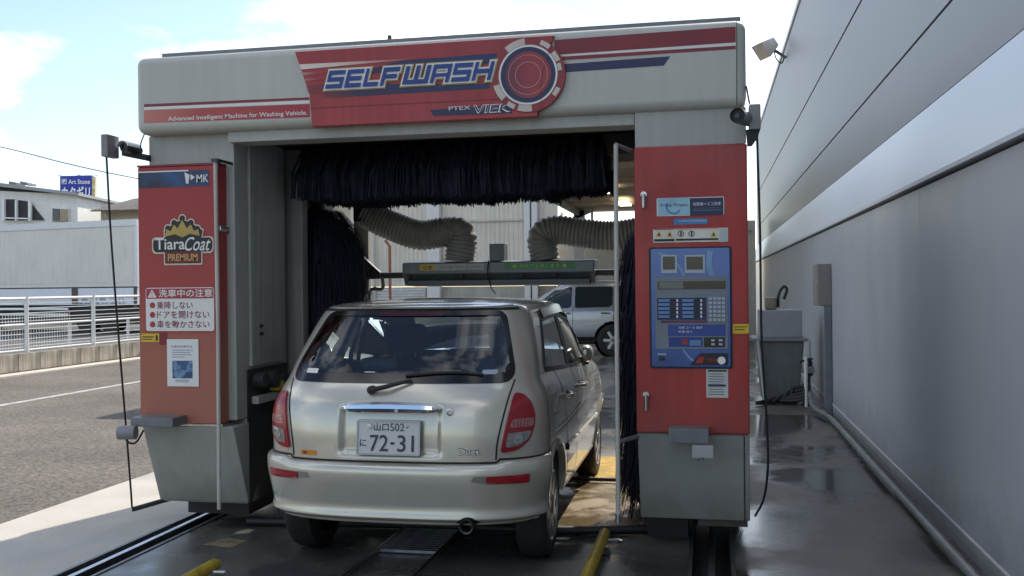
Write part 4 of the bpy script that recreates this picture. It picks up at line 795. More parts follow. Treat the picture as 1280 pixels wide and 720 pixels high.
# ================================================================== CARS
class Shell:
    """car body as stacked plan outlines; local axes: x right, y forward from the tail, z up"""
    def __init__(s, keys, nr=3.0, nf=2.6):
        K_ = np.array(keys, float); s.nr, s.nf = nr, nf; D = []
        P = np.vstack([2*K_[0]-K_[1], K_, 2*K_[-1]-K_[-2]])
        for i in range(1, len(P)-2):
            for j in range(16):
                t = j/16; a, b, c, d = P[i-1], P[i], P[i+1], P[i+2]
                # damped tangents keep heights monotone
                m0 = (c-a)*.5; m1 = (d-b)*.5
                for m_ in (m0, m1): m_[0] = min(max(m_[0], 0), 3*(c[0]-b[0]))
                h = ((2*t**3-3*t*t+1)*b+(t**3-2*t*t+t)*m0+(-2*t**3+3*t*t)*c+(t**3-t*t)*m1); D.append(h)
        D.append(K_[-1]); s.D = np.array(D); s.zs = np.maximum.accumulate(s.D[:, 0]); s.cache = {}
    def par(s, z): return [np.interp(z, s.zs, s.D[:, k]) for k in range(1, 6)]
    def half(s, z, NR=72, NS=110, NF=36):
        key = (round(float(z), 5), NR)
        if key in s.cache: return s.cache[key]
        w_, yr, L, yf, Lf = s.par(z)
        u = np.linspace(0, 1, NR+1)**1.0; th = u*math.pi/2
        x = w_*np.sin(th)**(2/s.nr); y = yr+L-L*np.cos(th)**(2/s.nr)
        # even out spacing along the arc
        d = np.r_[0, np.cumsum(np.hypot(np.diff(x), np.diff(y)))]; q_ = np.linspace(0, d[-1], NR+1); x, y = np.interp(q_, d, x), np.interp(q_, d, y)
        ys = np.linspace(yr+L, yf-Lf, NS+1)[1:]; k = (ys-(yr+L))/(yf-Lf-yr-L); xs = w_*(1+.012*np.sin(k*math.pi))
        th = np.linspace(0, math.pi/2, 200); xf = w_*np.cos(th)**(2/s.nf); y2 = yf-Lf+Lf*np.sin(th)**(2/s.nf)
        d = np.r_[0, np.cumsum(np.hypot(np.diff(xf), np.diff(y2)))]; q_ = np.linspace(0, d[-1], NF+1)[1:]; xf, y2 = np.interp(q_, d, xf), np.interp(q_, d, y2)
        X = np.r_[x, xs, xf]; Y = np.r_[y, ys, y2]; S = np.r_[0, np.cumsum(np.hypot(np.diff(X), np.diff(Y)))]
        s.cache[key] = (X, Y, S); return s.cache[key]
    def rear(s, a, z): X, Y, S = s.half(z); t = abs(a); return Vector((math.copysign(np.interp(t, S, X), a), np.interp(t, S, Y), z))
    def side(s, y, z, sg=1): X, Y, S = s.half(z); return Vector((sg*np.interp(y, Y, X), y, z))
    def front(s, x, z): X, Y, S = s.half(z); i = len(X)-37; return Vector((x, np.interp(abs(x), X[i:][::-1], Y[i:][::-1]), z))
    def mesh(s, zl, holes, bump=None):
        V = []; rows = []
        for z in zl:
            X, Y, S = s.half(z); n = len(X)
            full = [(-X[i], Y[i], z) for i in range(n-1, 0, -1)]+[(X[i], Y[i], z) for i in range(n)]
            if bump: full = [bump(p) for p in full]
            rows.append(len(V)); V += full
        m = len(full); F = []
        for r in range(len(zl)-1):
            for i in range(m-1):
                q_ = (rows[r]+i, rows[r]+i+1, rows[r+1]+i+1, rows[r+1]+i); c = np.mean([V[k] for k in q_], 0)
                if not any(h(c) for h in holes): F.append(q_)
        mb = MB(); mb.add(V, F); mb.add([V[k] for k in range(rows[-1], rows[-1]+m)], [tuple(range(m))]); return mb
def inpoly(pts, x, y):
    r = False; n = len(pts)
    for i in range(n):
        x0, y0 = pts[i]; x1, y1 = pts[(i+1) % n]
        if (y0 > y) != (y1 > y) and x < (x1-x0)*(y-y0)/(y1-y0)+x0: r = not r
    return r
def rpoly(pts, r, n=6):
    """polygon with rounded corners; r number or list"""
    out = []; m = len(pts)
    for i in range(m):
        p = Vector(pts[i]).to_2d() if len(pts[i]) == 2 else Vector(pts[i]); a = Vector(pts[i-1]); b = Vector(pts[(i+1) % m]); rr = r[i] if isinstance(r, (list, tuple)) else r
        da, db = (a-p), (b-p); ra = min(rr, da.length*.48); rb = min(rr, db.length*.48); A = p+da.normalized()*ra; B = p+db.normalized()*rb
        for j in range(n+1): t = j/n; q_ = A*(1-t)**2+p*2*t*(1-t)+B*t*t; out.append((q_.x, q_.y))
    return out
def resamp(poly_, n):
    P = np.array(poly_+[poly_[0]]); d = np.r_[0, np.cumsum(np.hypot(*np.diff(P, axis=0).T))]; q_ = np.linspace(0, d[-1], n, endpoint=False)
    return list(zip(np.interp(q_, d, P[:, 0]), np.interp(q_, d, P[:, 1])))
def inset(poly_, k):
    n = len(poly_); out = []
    A = sum(poly_[i][0]*poly_[(i+1) % n][1]-poly_[(i+1) % n][0]*poly_[i][1] for i in range(n)); sg = 1 if A > 0 else -1
    for i in range(n):
        t = Vector(poly_[(i+2) % n])-Vector(poly_[i-2]); t.normalize(); kk = k(poly_[i]) if callable(k) else k; out.append((poly_[i][0]-sg*t.y*kk, poly_[i][1]+sg*t.x*kk))
    return out
def nrm_of(f, a, b):
    e = .004; p = f(a, b); du = f(a+e, b)-f(a-e, b); dv = f(a, b+e)-f(a, b-e); n = du.cross(dv); return p, (n.normalized() if n.length > 0 else Vector((0, -1, 0)))
def srf(f, a, b, off, sg=1): p, n = nrm_of(f, a, b); return p+n*off*sg
def patch(f, poly_, off, sg=1, nz=14, nx=14, skirt=.0):
    """piece lying on a surface f(a, b), outline poly_ in (a, b), lifted by off"""
    bs = [p[1] for p in poly_]; b0, b1 = min(bs), max(bs); mb = MB(); V = []; n = len(poly_)
    for i in range(nz+1):
        t = i/nz; b = b0+(b1-b0)*(.5-.5*math.cos(math.pi*t)); b = min(max(b, b0+1e-5), b1-1e-5); xs = []
        for k in range(n):
            (x0, y0), (x1, y1) = poly_[k], poly_[(k+1) % n]
            if (y0 > b) != (y1 > b): xs.append((x1-x0)*(b-y0)/(y1-y0)+x0)
        if len(xs) < 2: xs = [xs[0], xs[0]] if xs else [0, 0]
        for j in range(nx+1): V.append(srf(f, min(xs)+(max(xs)-min(xs))*j/nx, b, off, sg))
    mb.add(V, [(i*(nx+1)+j, i*(nx+1)+j+1, (i+1)*(nx+1)+j+1, (i+1)*(nx+1)+j) for i in range(nz) for j in range(nx)])
    if skirt:
        P = resamp(poly_, 60); A = [srf(f, a, b, off, sg) for a, b in P]; B = [srf(f, a, b, off-skirt, sg) for a, b in P]
        mb.add(A+B, [(i, (i+1) % 60, 60+(i+1) % 60, 60+i) for i in range(60)])
    return mb
def band(f, outer, inner, off, sg=1, n=90, lip=.004, seg=2):
    """frame between two outlines on a surface"""
    O, I = outer, inner; mb = MB(); V = []; m = len(O)
    L_ = [(0, -lip)]+[(k/seg, 0) for k in range(seg+1)]+[(1, -lip)]
    for t, dz in L_:
        for i in range(m): a = O[i][0]+(I[i][0]-O[i][0])*t; b = O[i][1]+(I[i][1]-O[i][1])*t; V.append(srf(f, a, b, off+dz, sg))
    mb.add(V, [(k*m+i, k*m+(i+1) % m, (k+1)*m+(i+1) % m, (k+1)*m+i) for k in range(len(L_)-1) for i in range(m)]); return mb
def ribbon(f, line, wd, off, sg=1):
    mb = MB(); V = []; n = len(line)
    for i, (a, b) in enumerate(line):
        t = Vector(line[min(i+1, n-1)])-Vector(line[max(i-1, 0)]); t.normalize()
        for k in (-.5, .5): V.append(srf(f, a-t.y*wd*k, b+t.x*wd*k, off, sg))
    return mb.add(V, [(2*i, 2*i+1, 2*i+3, 2*i+2) for i in range(n-1)])
def line2(*pts, n=14):
    out = []
    for (a, b) in zip(pts[:-1], pts[1:]): out += [(a[0]+(b[0]-a[0])*i/n, a[1]+(b[1]-a[1])*i/n) for i in range(n)]
    return out+[pts[-1]]
def smooth2(ctrl, n=10): return [(p.x, p.y) for p in curve_pts([(a, b, 0) for a, b in ctrl], n)]

# ---- the silver hatchback
def paint(name, col):
    m = M(name, col, .27, .42, var=.03, vs=4, coat=.9); b = m.node_tree.nodes['Principled BSDF']; b.inputs['Coat Roughness'].default_value = .03
    return m
SILV = paint('champagne_silver', (.52, .49, .415))
GLASS = glassmat('car_glass', (.74, .82, .80)); GLASSR = glassmat('rear_glass', (.76, .84, .84), 1.62)
FRIT = M('black_glass_border', (.006, .006, .007), .12, var=0); TRIM = M('black_trim', (.012, .012, .013), .4, var=.2); SEAT = M('seat_fabric', (.06, .07, .09), .85, var=.3, vs=40)
HB = Shell([(.29, .740, .085, .44, 3.56, .65), (.36, .755, .07, .445, 3.6, .67), (.45, .766, .06, .45, 3.63, .7), (.60, .775, .055, .45, 3.61, .7), (.75, .776, .055, .45, 3.52, .7), (.88, .764, .078, .44, 3.33, .65),
            (.96, .740, .115, .43, 2.98, .6), (1.02, .712, .155, .42, 2.66, .5), (1.12, .692, .238, .41, 2.48, .42), (1.24, .662, .355, .39, 2.28, .36), (1.34, .630, .452, .37, 2.12, .32), (1.385, .602, .495, .35, 2.0, .30),
            (1.405, .565, .525, .33, 1.92, .30), (1.420, .49, .61, .32, 1.78, .30), (1.432, .37, .76, .28, 1.62, .28), (1.440, .21, .94, .18, 1.38, .2), (1.443, .03, 1.1, .03, 1.2, .03)])
CAR = thing('hatchback_car', 'champagne silver five-door hatchback parked under the wash gantry, seen from behind', 'car', (-1.622, 4.70, 0))
OFF['hatchback_car'] = Vector((0, 0, 0)); OFF[CAR.name] = Vector((0, 0, 0))
RG = resamp(rpoly([(-.665, 1.006), (.665, 1.006), (.53, 1.374), (-.53, 1.374)], [.10, .10, .06, .06], 8), 120)      # rear glass in (arc, height)
RGI = inset(RG, lambda p: .026+.022*(p[1] < 1.06))
SW1 = resamp(rpoly([(.62, 1.025), (1.44, .985), (1.44, 1.335), (.93, 1.322)], [.12, .02, .02, .06], 6), 90)     # rear door glass in (y, z)
SW2 = resamp(rpoly([(1.50, .98), (2.38, .955), (2.02, 1.275), (1.50, 1.337)], [.02, .05, .10, .02], 6), 90)
WS = resamp(rpoly([(-.61, .995), (.61, .995), (.51, 1.36), (-.51, 1.36)], .05, 6), 90)
RAX, FAX, WR = .665, 2.985, .285
def arch(c, r): return lambda p: abs(p[0]) > .5 and (p[1]-c)**2+(p[2]-WR)**2 < r*r
def sfun(sg): return lambda y, z: HB.side(y, z, sg)
def rear_hole(c):
    if c[1] > .9 or c[2] < 1.0: return False
    X, Y, S = HB.half(c[2]); a = math.copysign(np.interp(abs(c[0]), X[:73], S[:73]), c[0]); return inpoly(RGm, a, c[2])
RGm = inset(RG, .016); SW1m, SW2m, WSm = inset(SW1, .012), inset(SW2, .012), inset(WS, .015)
def plate_dent(p):
    x, y, z = p
    if y < .4 and .60 < z < .93 and abs(x) < .33:
        sx = min(1, max(0, (.285-abs(x))/.04)); sz = min(1, max(0, min(z-.635, .905-z)/.035)); sm = lambda t: t*t*(3-2*t); return (x, y+.028*sm(sx)*sm(sz), z)
    return p
zl = list(np.arange(.29, 1.386, .0125))+[z for z in HB.zs if z > 1.388]
zl = [z for i, z in enumerate(zl) if i == 0 or z-zl[i-1] > 1e-4]
HB.mesh(zl, [rear_hole, arch(RAX, .345), arch(FAX, .345), lambda c: abs(c[0]) > .5 and c[1] > .55 and (inpoly(SW1m, c[1], c[2]) or inpoly(SW2m, c[1], c[2])), lambda c: c[1] > 1.7 and abs(c[0]) < .66 and inpoly(WSm, c[0], c[2])], plate_dent).build('body', SILV, CAR, smooth=True, local=True)
HOLES = [rear_hole, arch(RAX, .345), arch(FAX, .345), lambda c: abs(c[0]) > .5 and c[1] > .55 and (inpoly(SW1m, c[1], c[2]) or inpoly(SW2m, c[1], c[2])), lambda c: c[1] > 1.7 and abs(c[0]) < .66 and inpoly(WSm, c[0], c[2])]
ln = HB.mesh([z for z in zl if z > .6][::2], HOLES); ln.v = [(x*.965, 1.5+(y_-1.5)*.975, z-.014) for x, y_, z in ln.v]
ln.build('cabin_lining', M('lining_grey', (.11, .11, .11), .85, var=.1), CAR, smooth=True, local=True)
def lb(mb, name, mat, par=None, **k): return mb.build(name, mat, par or CAR, smooth=True, local=True, **k)
RW = lb(patch(HB.rear, RGI, .001, nz=16, nx=24), 'rear_window', GLASSR)
lb(band(HB.rear, RG, RGI, .004), 'window_border', FRIT, RW)
for sg in (1, -1):
    f = sfun(sg)
    for P_, nm in ((SW1, 'side_window'), (SW2, 'side_window')):
        I_ = inset(P_, .022); o = lb(patch(f, I_, .001, sg, 12, 14), nm, GLASS); lb(band(f, P_, I_, .006, sg), 'window_frame', TRIM, o)
    top = smooth2([(.97, 1.335), (1.1, 1.346), (1.5, 1.352), (1.75, 1.348), (2.03, 1.29), (2.27, 1.10)], 8)
    lb(ribbon(f, top, .05, .016, sg), 'rain_visor', M('visor_smoke', (.01, .01, .01), .15, var=0))
    lb(ribbon(f, line2((1.47, .985), (1.47, 1.34)), .07, .004, sg), 'door_pillar', TRIM)
    # shut lines, moulding, handles
    GAP = M('panel_gap', (.008, .008, .008), .7, var=0)
    lb(ribbon(f, smooth2([(.93, 1.02), (.99, .80), (1.02, .68), (1.08, .52), (1.12, .30)], 8), .009, .0015, sg), 'door_gap', GAP)
    lb(ribbon(f, line2((1.47, .98), (1.50, .30)), .009, .0015, sg), 'door_gap', GAP); lb(ribbon(f, smooth2([(2.48, .93), (2.56, .75), (2.58, .5), (2.5, .30)], 8), .009, .0015, sg), 'door_gap', GAP)
    lb(ribbon(f, line2((1.12, .305), (2.5, .305)), .006, .0015, sg), 'door_gap', GAP)
    mould = MB(); L_ = line2((1.05, .545), (2.56, .535), n=30); V = []
    for a, b in L_:
        for db, o_ in ((-.022, 0), (-.016, .014), (.016, .014), (.022, 0)): V.append(srf(f, a, b+db, o_, sg))
    mould.add(V, [(4*i+k, 4*i+k+1, 4*i+k+5, 4*i+k+4) for i in range(30) for k in range(3)]); lb(mould, 'side_moulding', SILV)
    for y in (1.02, 1.62):
        c_ = f(y+.08, .85); hm = MB().tube(curve_pts([c_+Vector((sg*.0, -.09, 0)), c_+Vector((sg*.03, -.05, .003)), c_+Vector((sg*.034, .03, .003)), c_+Vector((sg*.0, .085, 0))], 5), .013, 8); o = lb(hm, 'door_handle', SILV)
        lb(patch(f, [(a*.075+y+.08, b*.03+.85) for a, b in circ(0, 0, 1, 24)], .002, sg, 6, 6), 'handle_cup', M('cup_dark', (.05, .05, .045), .4), o)
    # mirror
    mc = f(2.14, .99)+Vector((sg*.045, 0, .035)); mm_ = MB(); V = []      # folded against the door
    for i, (dx, r) in enumerate(((-.03, .0), (-.03, .82), (-.025, .97), (0, 1), (.022, .85), (.036, .5), (.042, 0))):
        for j in range(20): t = 2*math.pi*j/20; V.append(mc+Vector((sg*dx, math.copysign(abs(math.cos(t))**.7, math.cos(t))*.088*r, math.copysign(abs(math.sin(t))**.7, math.sin(t))*.062*r)))
    mm_.add(V, [(i*20+j, i*20+(j+1) % 20, (i+1)*20+(j+1) % 20, (i+1)*20+j) for i in range(6) for j in range(20)]); MI = lb(mm_, 'door_mirror', SILV)
    lb(MB().tube([mc+Vector((0, .06, -.02)), f(2.22, .965)], [.028, .035], 10), 'mirror_foot', TRIM, MI)
    # wheel arch lips and wheels
    for c_ in (RAX, FAX):
        arcp = [(c_+.352*math.cos(t), WR+.352*math.sin(t)) for t in np.linspace(-.28, math.pi+.28, 40)]; lip = MB(); V = []
        for a, b in arcp:
            d = Vector((a-c_, b-WR)).normalized()
            for rr_, o_ in ((.376, .0), (.362, .012), (.338, .012), (.332, -.03)): V.append(srf(f, c_+d.x*rr_, max(.295, WR+d.y*rr_), o_, sg))
        lip.add(V, [(4*i+k, 4*i+k+1, 4*i+k+5, 4*i+k+4) for i in range(39) for k in range(3)]); lb(lip, 'arch_lip', SILV)
        xo = .735 if c_ == FAX else .742; xw = sg*xo
        WH = lb(MB().lathe([(.19, 0), (.215, .004), (.235, .008), (.262, .004), (.279, -.012), (.285, -.04), (.285, -.125), (.277, -.15), (.24, -.165), (.19, -.165)], (xw, c_, WR), 'x', 56, sg), 'wheel', M('tyre_rubber', (.016, .016, .017), .7, var=.3, vs=30))
        lb(MB().lathe([(.192, -.0), (.186, -.002), (.178, -.014), (.165, -.02), (.0, -.03)], (xw, c_, WR), 'x', 48, sg), 'wheel_dish', M('dish_dark', (.06, .06, .062), .4, .6), WH)
        lb(MB().lathe([(.197, -.002), (.198, .006), (.19, .008), (.182, -.002)], (xw, c_, WR), 'x', 48, sg), 'rim', M('hubcap_silver', (.42, .42, .43), .3, .7, var=.05), WH)
        for k in range(8):
            t = 2*math.pi*k/8+.2; e1 = Vector((0, math.cos(t), math.sin(t))); e2 = Vector((0, -math.sin(t), math.cos(t))); C_ = Vector((xw, c_, WR)); X_ = Vector((sg, 0, 0))
            lb(MB().add([C_+e1*r_+e2*w2+X_*d_ for r_, w2, d_ in ((.04, -.022, .006), (.04, .022, .006), (.185, .034, .002), (.185, -.034, .002), (.04, -.022, -.02), (.04, .022, -.02), (.185, .034, -.012), (.185, -.034, -.012))], [(0, 1, 2, 3), (4, 7, 6, 5), (0, 4, 5, 1), (1, 5, 6, 2), (2, 6, 7, 3), (3, 7, 4, 0)]), 'spoke', MATS['hubcap_silver'], WH)
        lb(MB().lathe([(.055, -.01), (.055, .008), (.045, .013), (.0, .015)], (xw, c_, WR), 'x', 24, sg), 'hub', MATS['hubcap_silver'], WH)
        TH = np.linspace(-.05, math.pi+.05, 20); V = []
        for t in TH: V += [(sg*.70, c_+.335*math.cos(t), WR+.335*math.sin(t)), (sg*.44, c_+.335*math.cos(t), WR+.335*math.sin(t)), (sg*.44, c_, WR)]
        lb(MB().add(V, [(3*k, 3*k+1, 3*k+4, 3*k+3) for k in range(19)]+[(3*k+1, 3*k+2, 3*k+4) for k in range(19)]), 'wheel_well', M('well_black', (.01, .01, .01), .9, var=0))
# windscreen, interior
WI = inset(WS, .03); o = lb(patch(HB.front, WI, .001, -1, 10, 16), 'windscreen', GLASS); lb(band(HB.front, WS, WI, .004, -1), 'windscreen_border', FRIT, o)
def lbox(name, mat, par, x0, x1, y0, y1, z0, z1, bev=0): return MB().box(x0, x1, y0, y1, z0, z1).build(name, mat, par or CAR, bev=bev, seg=4, local=True)
lbox('underbody', M('underbody_black', (.012, .012, .012), .9, var=0), None, -.55, .55, .45, 3.3, .23, .36); lbox('parcel_shelf', SEAT, None, -.62, .62, .34, .72, .90, .925, .01)
lbox('rear_seat', SEAT, None, -.6, .6, .74, .88, .40, 1.0, .05); lbox('dashboard', TRIM, None, -.62, .62, 2.1, 2.55, .55, .87, .06); lbox('cabin_floor', SEAT, None, -.7, .7, .4, 2.5, .345, .38)
for x in (-.34, .34):
    st = lbox('front_seat', SEAT, None, x-.23, x+.23, 1.38, 1.52, .45, 1.04, .06); MB().box(x-.13, x+.13, 1.42, 1.52, 1.085, 1.265).build('headrest', SEAT, st, bev=.05, seg=4, local=True); lb(MB().tube([(x-.05, 1.47, 1.0), (x-.05, 1.47, 1.1)], .007).tube([(x+.05, 1.47, 1.0), (x+.05, 1.47, 1.1)], .007), 'headrest_post', STEEL, st)
for x in (-.3, .3): MB().box(x-.12, x+.12, .76, .85, 1.01, 1.09).build('headrest', SEAT, CAR, bev=.035, seg=3, local=True)
sw = MB(); a0 = [(.34+.17*math.cos(t), 2.0+.06*math.sin(t), .93+.16*math.sin(t)) for t in np.linspace(0, 2*math.pi, 28)]; lb(sw.tube(a0, .014, 8), 'steering_wheel', TRIM)
lb(MB().box(-.10, .10, 1.92, 1.95, 1.27, 1.33), 'room_mirror', TRIM)
for sg in (-1, 1): lb(MB().tube([(sg*.44, .80, 1.31), (sg*.50, .66, 1.15), (sg*.56, .60, .95)], [.03, .04, .04], 8), 'inner_pillar', SEAT)
# tailgate shut lines
for sg in (-1, 1):
    lb(ribbon(HB.rear, smooth2([(sg*.645, 1.02), (sg*.62, .95), (sg*.602, .88), (sg*.565, .72), (sg*.555, .625)], 8), .009, .002), 'tailgate_gap', GAP)
lb(ribbon(HB.rear, line2((-.62, 1.0+.382), (.62, 1.382), n=30), .012, .003), 'tailgate_gap', GAP)
# roof spoiler lip and third lamp
sp = MB(); V = []; AA = np.linspace(-.56, .56, 41)
for a in AA:
    p = HB.rear(a, 1.392); k = 1-(abs(a)/.56)**6
    for dy, dz in ((.10, .016), (.03, .016), (-.028*k, .006), (-.022*k, -.004), (.01, -.008)): V.append(p+Vector((0, dy, dz)))
sp.add(V, [(5*i+k, 5*i+k+1, 5*i+k+6, 5*i+k+5) for i in range(40) for k in range(4)]); lb(sp, 'spoiler_lip', SILV)
lb(patch(HB.rear, rrect(-.19, .19, 1.345, 1.368, .008), .006, nz=4, nx=16), 'high_brake_light', M('brake_dark_red', (.05, .004, .006), .15, var=0))
# bumper
bz = [(.298, -.09), (.300, -.03), (.306, .008), (.318, .028), (.335, .038), (.350, .034), (.362, .024), (.40, .024), (.45, .028), (.50, .034), (.55, .038), (.575, .036), (.592, .028), (.603, .012), (.608, -.015)]
AB = np.concatenate([np.linspace(-1.02, -.5, 26), np.linspace(-.48, .48, 40), np.linspace(.5, 1.02, 26)]); bp = MB(); V = []
def bprof(a, z):
    return float(np.interp(z, [q_[0] for q_ in bz], [q_[1] for q_ in bz]))
def bfun(a, z): return srf(HB.rear, a, max(z, .295), bprof(a, z))
for z, o_ in bz:
    for a in AB:
        zz = z+(.018*min(1, max(0, (abs(a)-.55)/.06)) if z > .57 else 0); p, nn = nrm_of(HB.rear, a, max(zz, .295)); tp = min(1, max(0, (1.02-abs(a))/.12)); V.append(p+nn*(o_*tp if o_ > 0 else o_))
m = len(AB); bp.add(V, [(i*m+j, i*m+j+1, (i+1)*m+j+1, (i+1)*m+j) for i in range(len(bz)-1) for j in range(m-1)])
BP = lb(bp, 'rear_bumper', SILV)
lb(ribbon(HB.rear, line2((-.99, .622), (-.575, .628), (-.56, .612), (.56, .612), (.575, .628), (.99, .622), n=16), .010, .004), 'bumper_gap', GAP)
for sg in (-1, 1):
    a0, a1 = (.50, .72); P_ = rpoly([(sg*.42, .512), (sg*a1, .505), (sg*a1, .556), (sg*.44, .553)], .012)
    if sg < 0: P_ = P_[::-1]
    lb(patch(bfun, P_, .001, nz=5, nx=10), 'reflector_recess', M('recess_silver', (.30, .285, .25), .4, .5, var=.02), BP)
    P_ = rpoly([(sg*a0, .515), (sg*a1*.99, .508), (sg*a1*.99, .552), (sg*a0, .549)], .008); P_ = P_ if sg > 0 else P_[::-1]
    lb(patch(bfun, P_, .008, nz=5, nx=8, skirt=.008), 'reflector', M('reflector_red', (.32, .012, .018), .25, var=.1, vs=60), BP)
lb(MB().lathe([(.0, .12), (.028, .12), (.030, 0), (.036, -.005), (.038, .0), (.038, .2)], (.405, .05, .295), 'y', 24), 'exhaust_pipe', M('exhaust_steel', (.10, .095, .09), .35, .8, var=.3))
P_ = [(.405+.062*math.cos(t), .298+.05*math.sin(t)) for t in np.linspace(0, math.pi, 16)]; lb(patch(bfun, P_, .004, nz=6, nx=10), 'exhaust_cutout', M('cutout_black', (.006, .006, .006), .8, var=0), BP)
# tail lamps
def lx(a): return .588+(a-.60)*.80
LR_ = M('lamp_red', (.27, .006, .012), .22, var=.15, vs=40, coat=.15); LC_ = M('lamp_clear', (.24, .22, .21), .14, .3, var=.25, vs=50, coat=.5); LP_ = M('lamp_pink', (.32, .15, .15), .15, .2, var=.3, vs=60, coat=.5)
for sg in (-1, 1):
    fl_ = (lambda s_: (lambda a, z: HB.rear(a, z)))(sg)
    def MP(pts, r):
        P_ = rpoly([(sg*lx(a), b) for a, b in pts], r); return P_ if sg > 0 else P_[::-1]
    outl = [(.668, .955), (.735, .945), (.80, .905), (.835, .845), (.83, .785), (.785, .715), (.70, .672), (.585, .66), (.60, .72), (.64, .86)]
    outl = outl[::-1]
    lb(patch(fl_, MP([(a*1.012-.006, b*1.0) for a, b in outl], .02), .003, nz=16, nx=10), 'lamp_gasket', TRIM)
    LM = lb(patch(fl_, MP(outl, .02), .013, nz=20, nx=12, skirt=.012), 'tail_lamp', LR_)
    lb(patch(fl_, MP([(.645, .785), (.81, .785), (.822, .826), (.662, .826)], .012), .0155, nz=5, nx=8, skirt=.003), 'clear_lens', LP_, LM)
    lb(patch(fl_, MP([(.618, .685), (.70, .69), (.775, .725), (.80, .765), (.635, .762)], .014), .0155, nz=6, nx=8, skirt=.003), 'clear_lens', LC_, LM)
    for k in range(5): lb(ribbon(fl_, line2((sg*lx(.668+.024*k), .79), (sg*lx(.671+.024*k), .822), n=3), .004, .0175), 'lens_rib', LR_, LM)
    P_ = [(sg*lx(.70+.035*math.cos(t)), .727+.026*math.sin(t)) for t in np.linspace(0, 2*math.pi, 20, endpoint=False)]; lb(patch(fl_, P_ if sg > 0 else P_[::-1], .0175, nz=6, nx=6), 'reflector_bowl', M('bowl_silver', (.42, .41, .40), .2, .8, var=.3, vs=60), LM)
# garnish, plate
gp = MB(); V = []; XX = np.linspace(-.272, .272, 33)
for x in XX:
    k = max(0, 1-(abs(x)/.272)**4)**.5; p = HB.rear(x, .882)
    for dz, dy in ((-.027*k-.003, .012), (-.025*k-.002, -.014*k-.004), (-.004, -.03*k-.004), (.016*k+.001, -.024*k-.004), (.024*k+.003, .012)): V.append((x, p.y+dy, .884+dz+.006*(1-(x/.27)**2)))
gp.add(V, [(5*i+k, 5*i+k+1, 5*i+k+6, 5*i+k+5) for i in range(32) for k in range(4)]); lb(gp, 'chrome_garnish', CHROME)
PY = .0585
def PT(u, v): return (u, PY-.012+.10*(v-.738), v)
pl = MB(); c_ = rrect(-.165, .165, .6555, .8205, .008); pl.prism([PT(*q_) for q_ in c_], (0, .004, 0)); PLT = pl.build('number_plate', M('plate_white', (.54, .55, .55), .35, var=.03), CAR, local=True)
fr = MB(); o_ = rrect(-.171, .171, .6495, .8265, .01); i_ = rrect(-.163, .163, .6575, .8185, .008); n_ = len(o_)
def PT2(d): return lambda u, v: (u, PY-.012+.10*(v-.738)+d, v)
fr.add([PT2(-.006)(*q_) for q_ in o_]+[PT2(-.006)(*q_) for q_ in i_]+[PT2(.01)(*q_) for q_ in o_]+[PT2(.002)(*q_) for q_ in i_], [(i, (i+1) % n_, n_+(i+1) % n_, n_+i) for i in range(n_)]+[(i, (i+1) % n_, 2*n_+(i+1) % n_, 2*n_+i) for i in range(n_)]+[(n_+i, n_+(i+1) % n_, 3*n_+(i+1) % n_, 3*n_+i) for i in range(n_)]).build('plate_frame', M('plate_frame', (.28, .29, .30), .3, .6), PLT, local=True)
PI = M('plate_ink', (.02, .045, .05), .5, var=0); P3 = PT2(-.003)
text('山口', PI, PLT, -.078, .002, .772, .811, P3, local=True, offset=.012); text('502', PI, PLT, .01, .085, .772, .811, P3, local=True)
text('に', PI, PLT, -.152, -.118, .692, .728, P3, local=True, offset=.01); text('72', PI, PLT, -.098, .0, .668, .752, P3, local=True, offset=.008); text('-', PI, PLT, .012, .034, .704, .716, P3, local=True); text('31', PI, PLT, .05, .138, .668, .752, P3, local=True, offset=.008)
lb(MB().lathe([(.014, 0), (.012, .004), (.0, .005)], P3(-.10, .795), 'y', 18, -1), 'seal', M('seal_silver', (.6, .6, .6), .35, .5), PLT); lb(MB().lathe([(.007, 0), (.0, .003)], P3(.10, .795), 'y', 14, -1), 'bolt', STEEL, PLT)
# lock, badge, sticker, wiper
lp = HB.rear(.318, .868); lb(MB().lathe([(.02, .0), (.019, .006), (.012, .007), (.010, .003), (.0, .003)], lp, 'y', 20, -1), 'key_lock', STEEL)
def BT(u, v): p, n = nrm_of(HB.rear, u, v); return p+n*.004
text('Duet', DARKM, CAR, .363, .473, .653, .687, BT, name='badge_outline', local=True, offset=.045)  # dark backing that outlines the silver letters
def BT2(u, v): p, n = nrm_of(HB.rear, u, v); return p+n*.007
text('Duet', M('badge_silver', (.8, .8, .78), .3, .6, var=0), CAR, .365, .471, .656, .684, BT2, name='badge', local=True, offset=.008)
def patchq(a0, a1, b0, b1, off, nm, mat, par=None): return lb(patch(HB.rear, rrect(a0, a1, b0, b1, .004), off, nz=4, nx=8), nm, mat, par)
patchq(-.505, -.405, .632, .658, .002, 'orange_sticker', M('sticker_orange', (.55, .20, .02), .5)); patchq(-.49, -.465, .638, .652, .0035, 'sticker_mark', DRED)
patchq(-.535, -.455, 1.048, 1.072, .0045, 'glass_sticker', WPLAST, RW); patchq(.46, .54, 1.048, 1.07, .0045, 'glass_sticker', M('sticker_blue_grey', (.3, .36, .42), .5), RW)
wb = HB.rear(-.11, .975)+Vector((0, -.012, 0)); lb(MB().lathe([(.022, -.02), (.022, .015), (.012, .024), (.0, .024)], wb, 'y', 16, -1), 'wiper_pivot', BLACK)
W1 = HB.rear(.10, 1.025)+Vector((0, -.022, 0)); lb(MB().tube([wb+Vector((0, -.02, 0)), wb+Vector((.08, -.024, .018)), W1], [.014, .012, .008], 8), 'wiper_arm', BLACK)
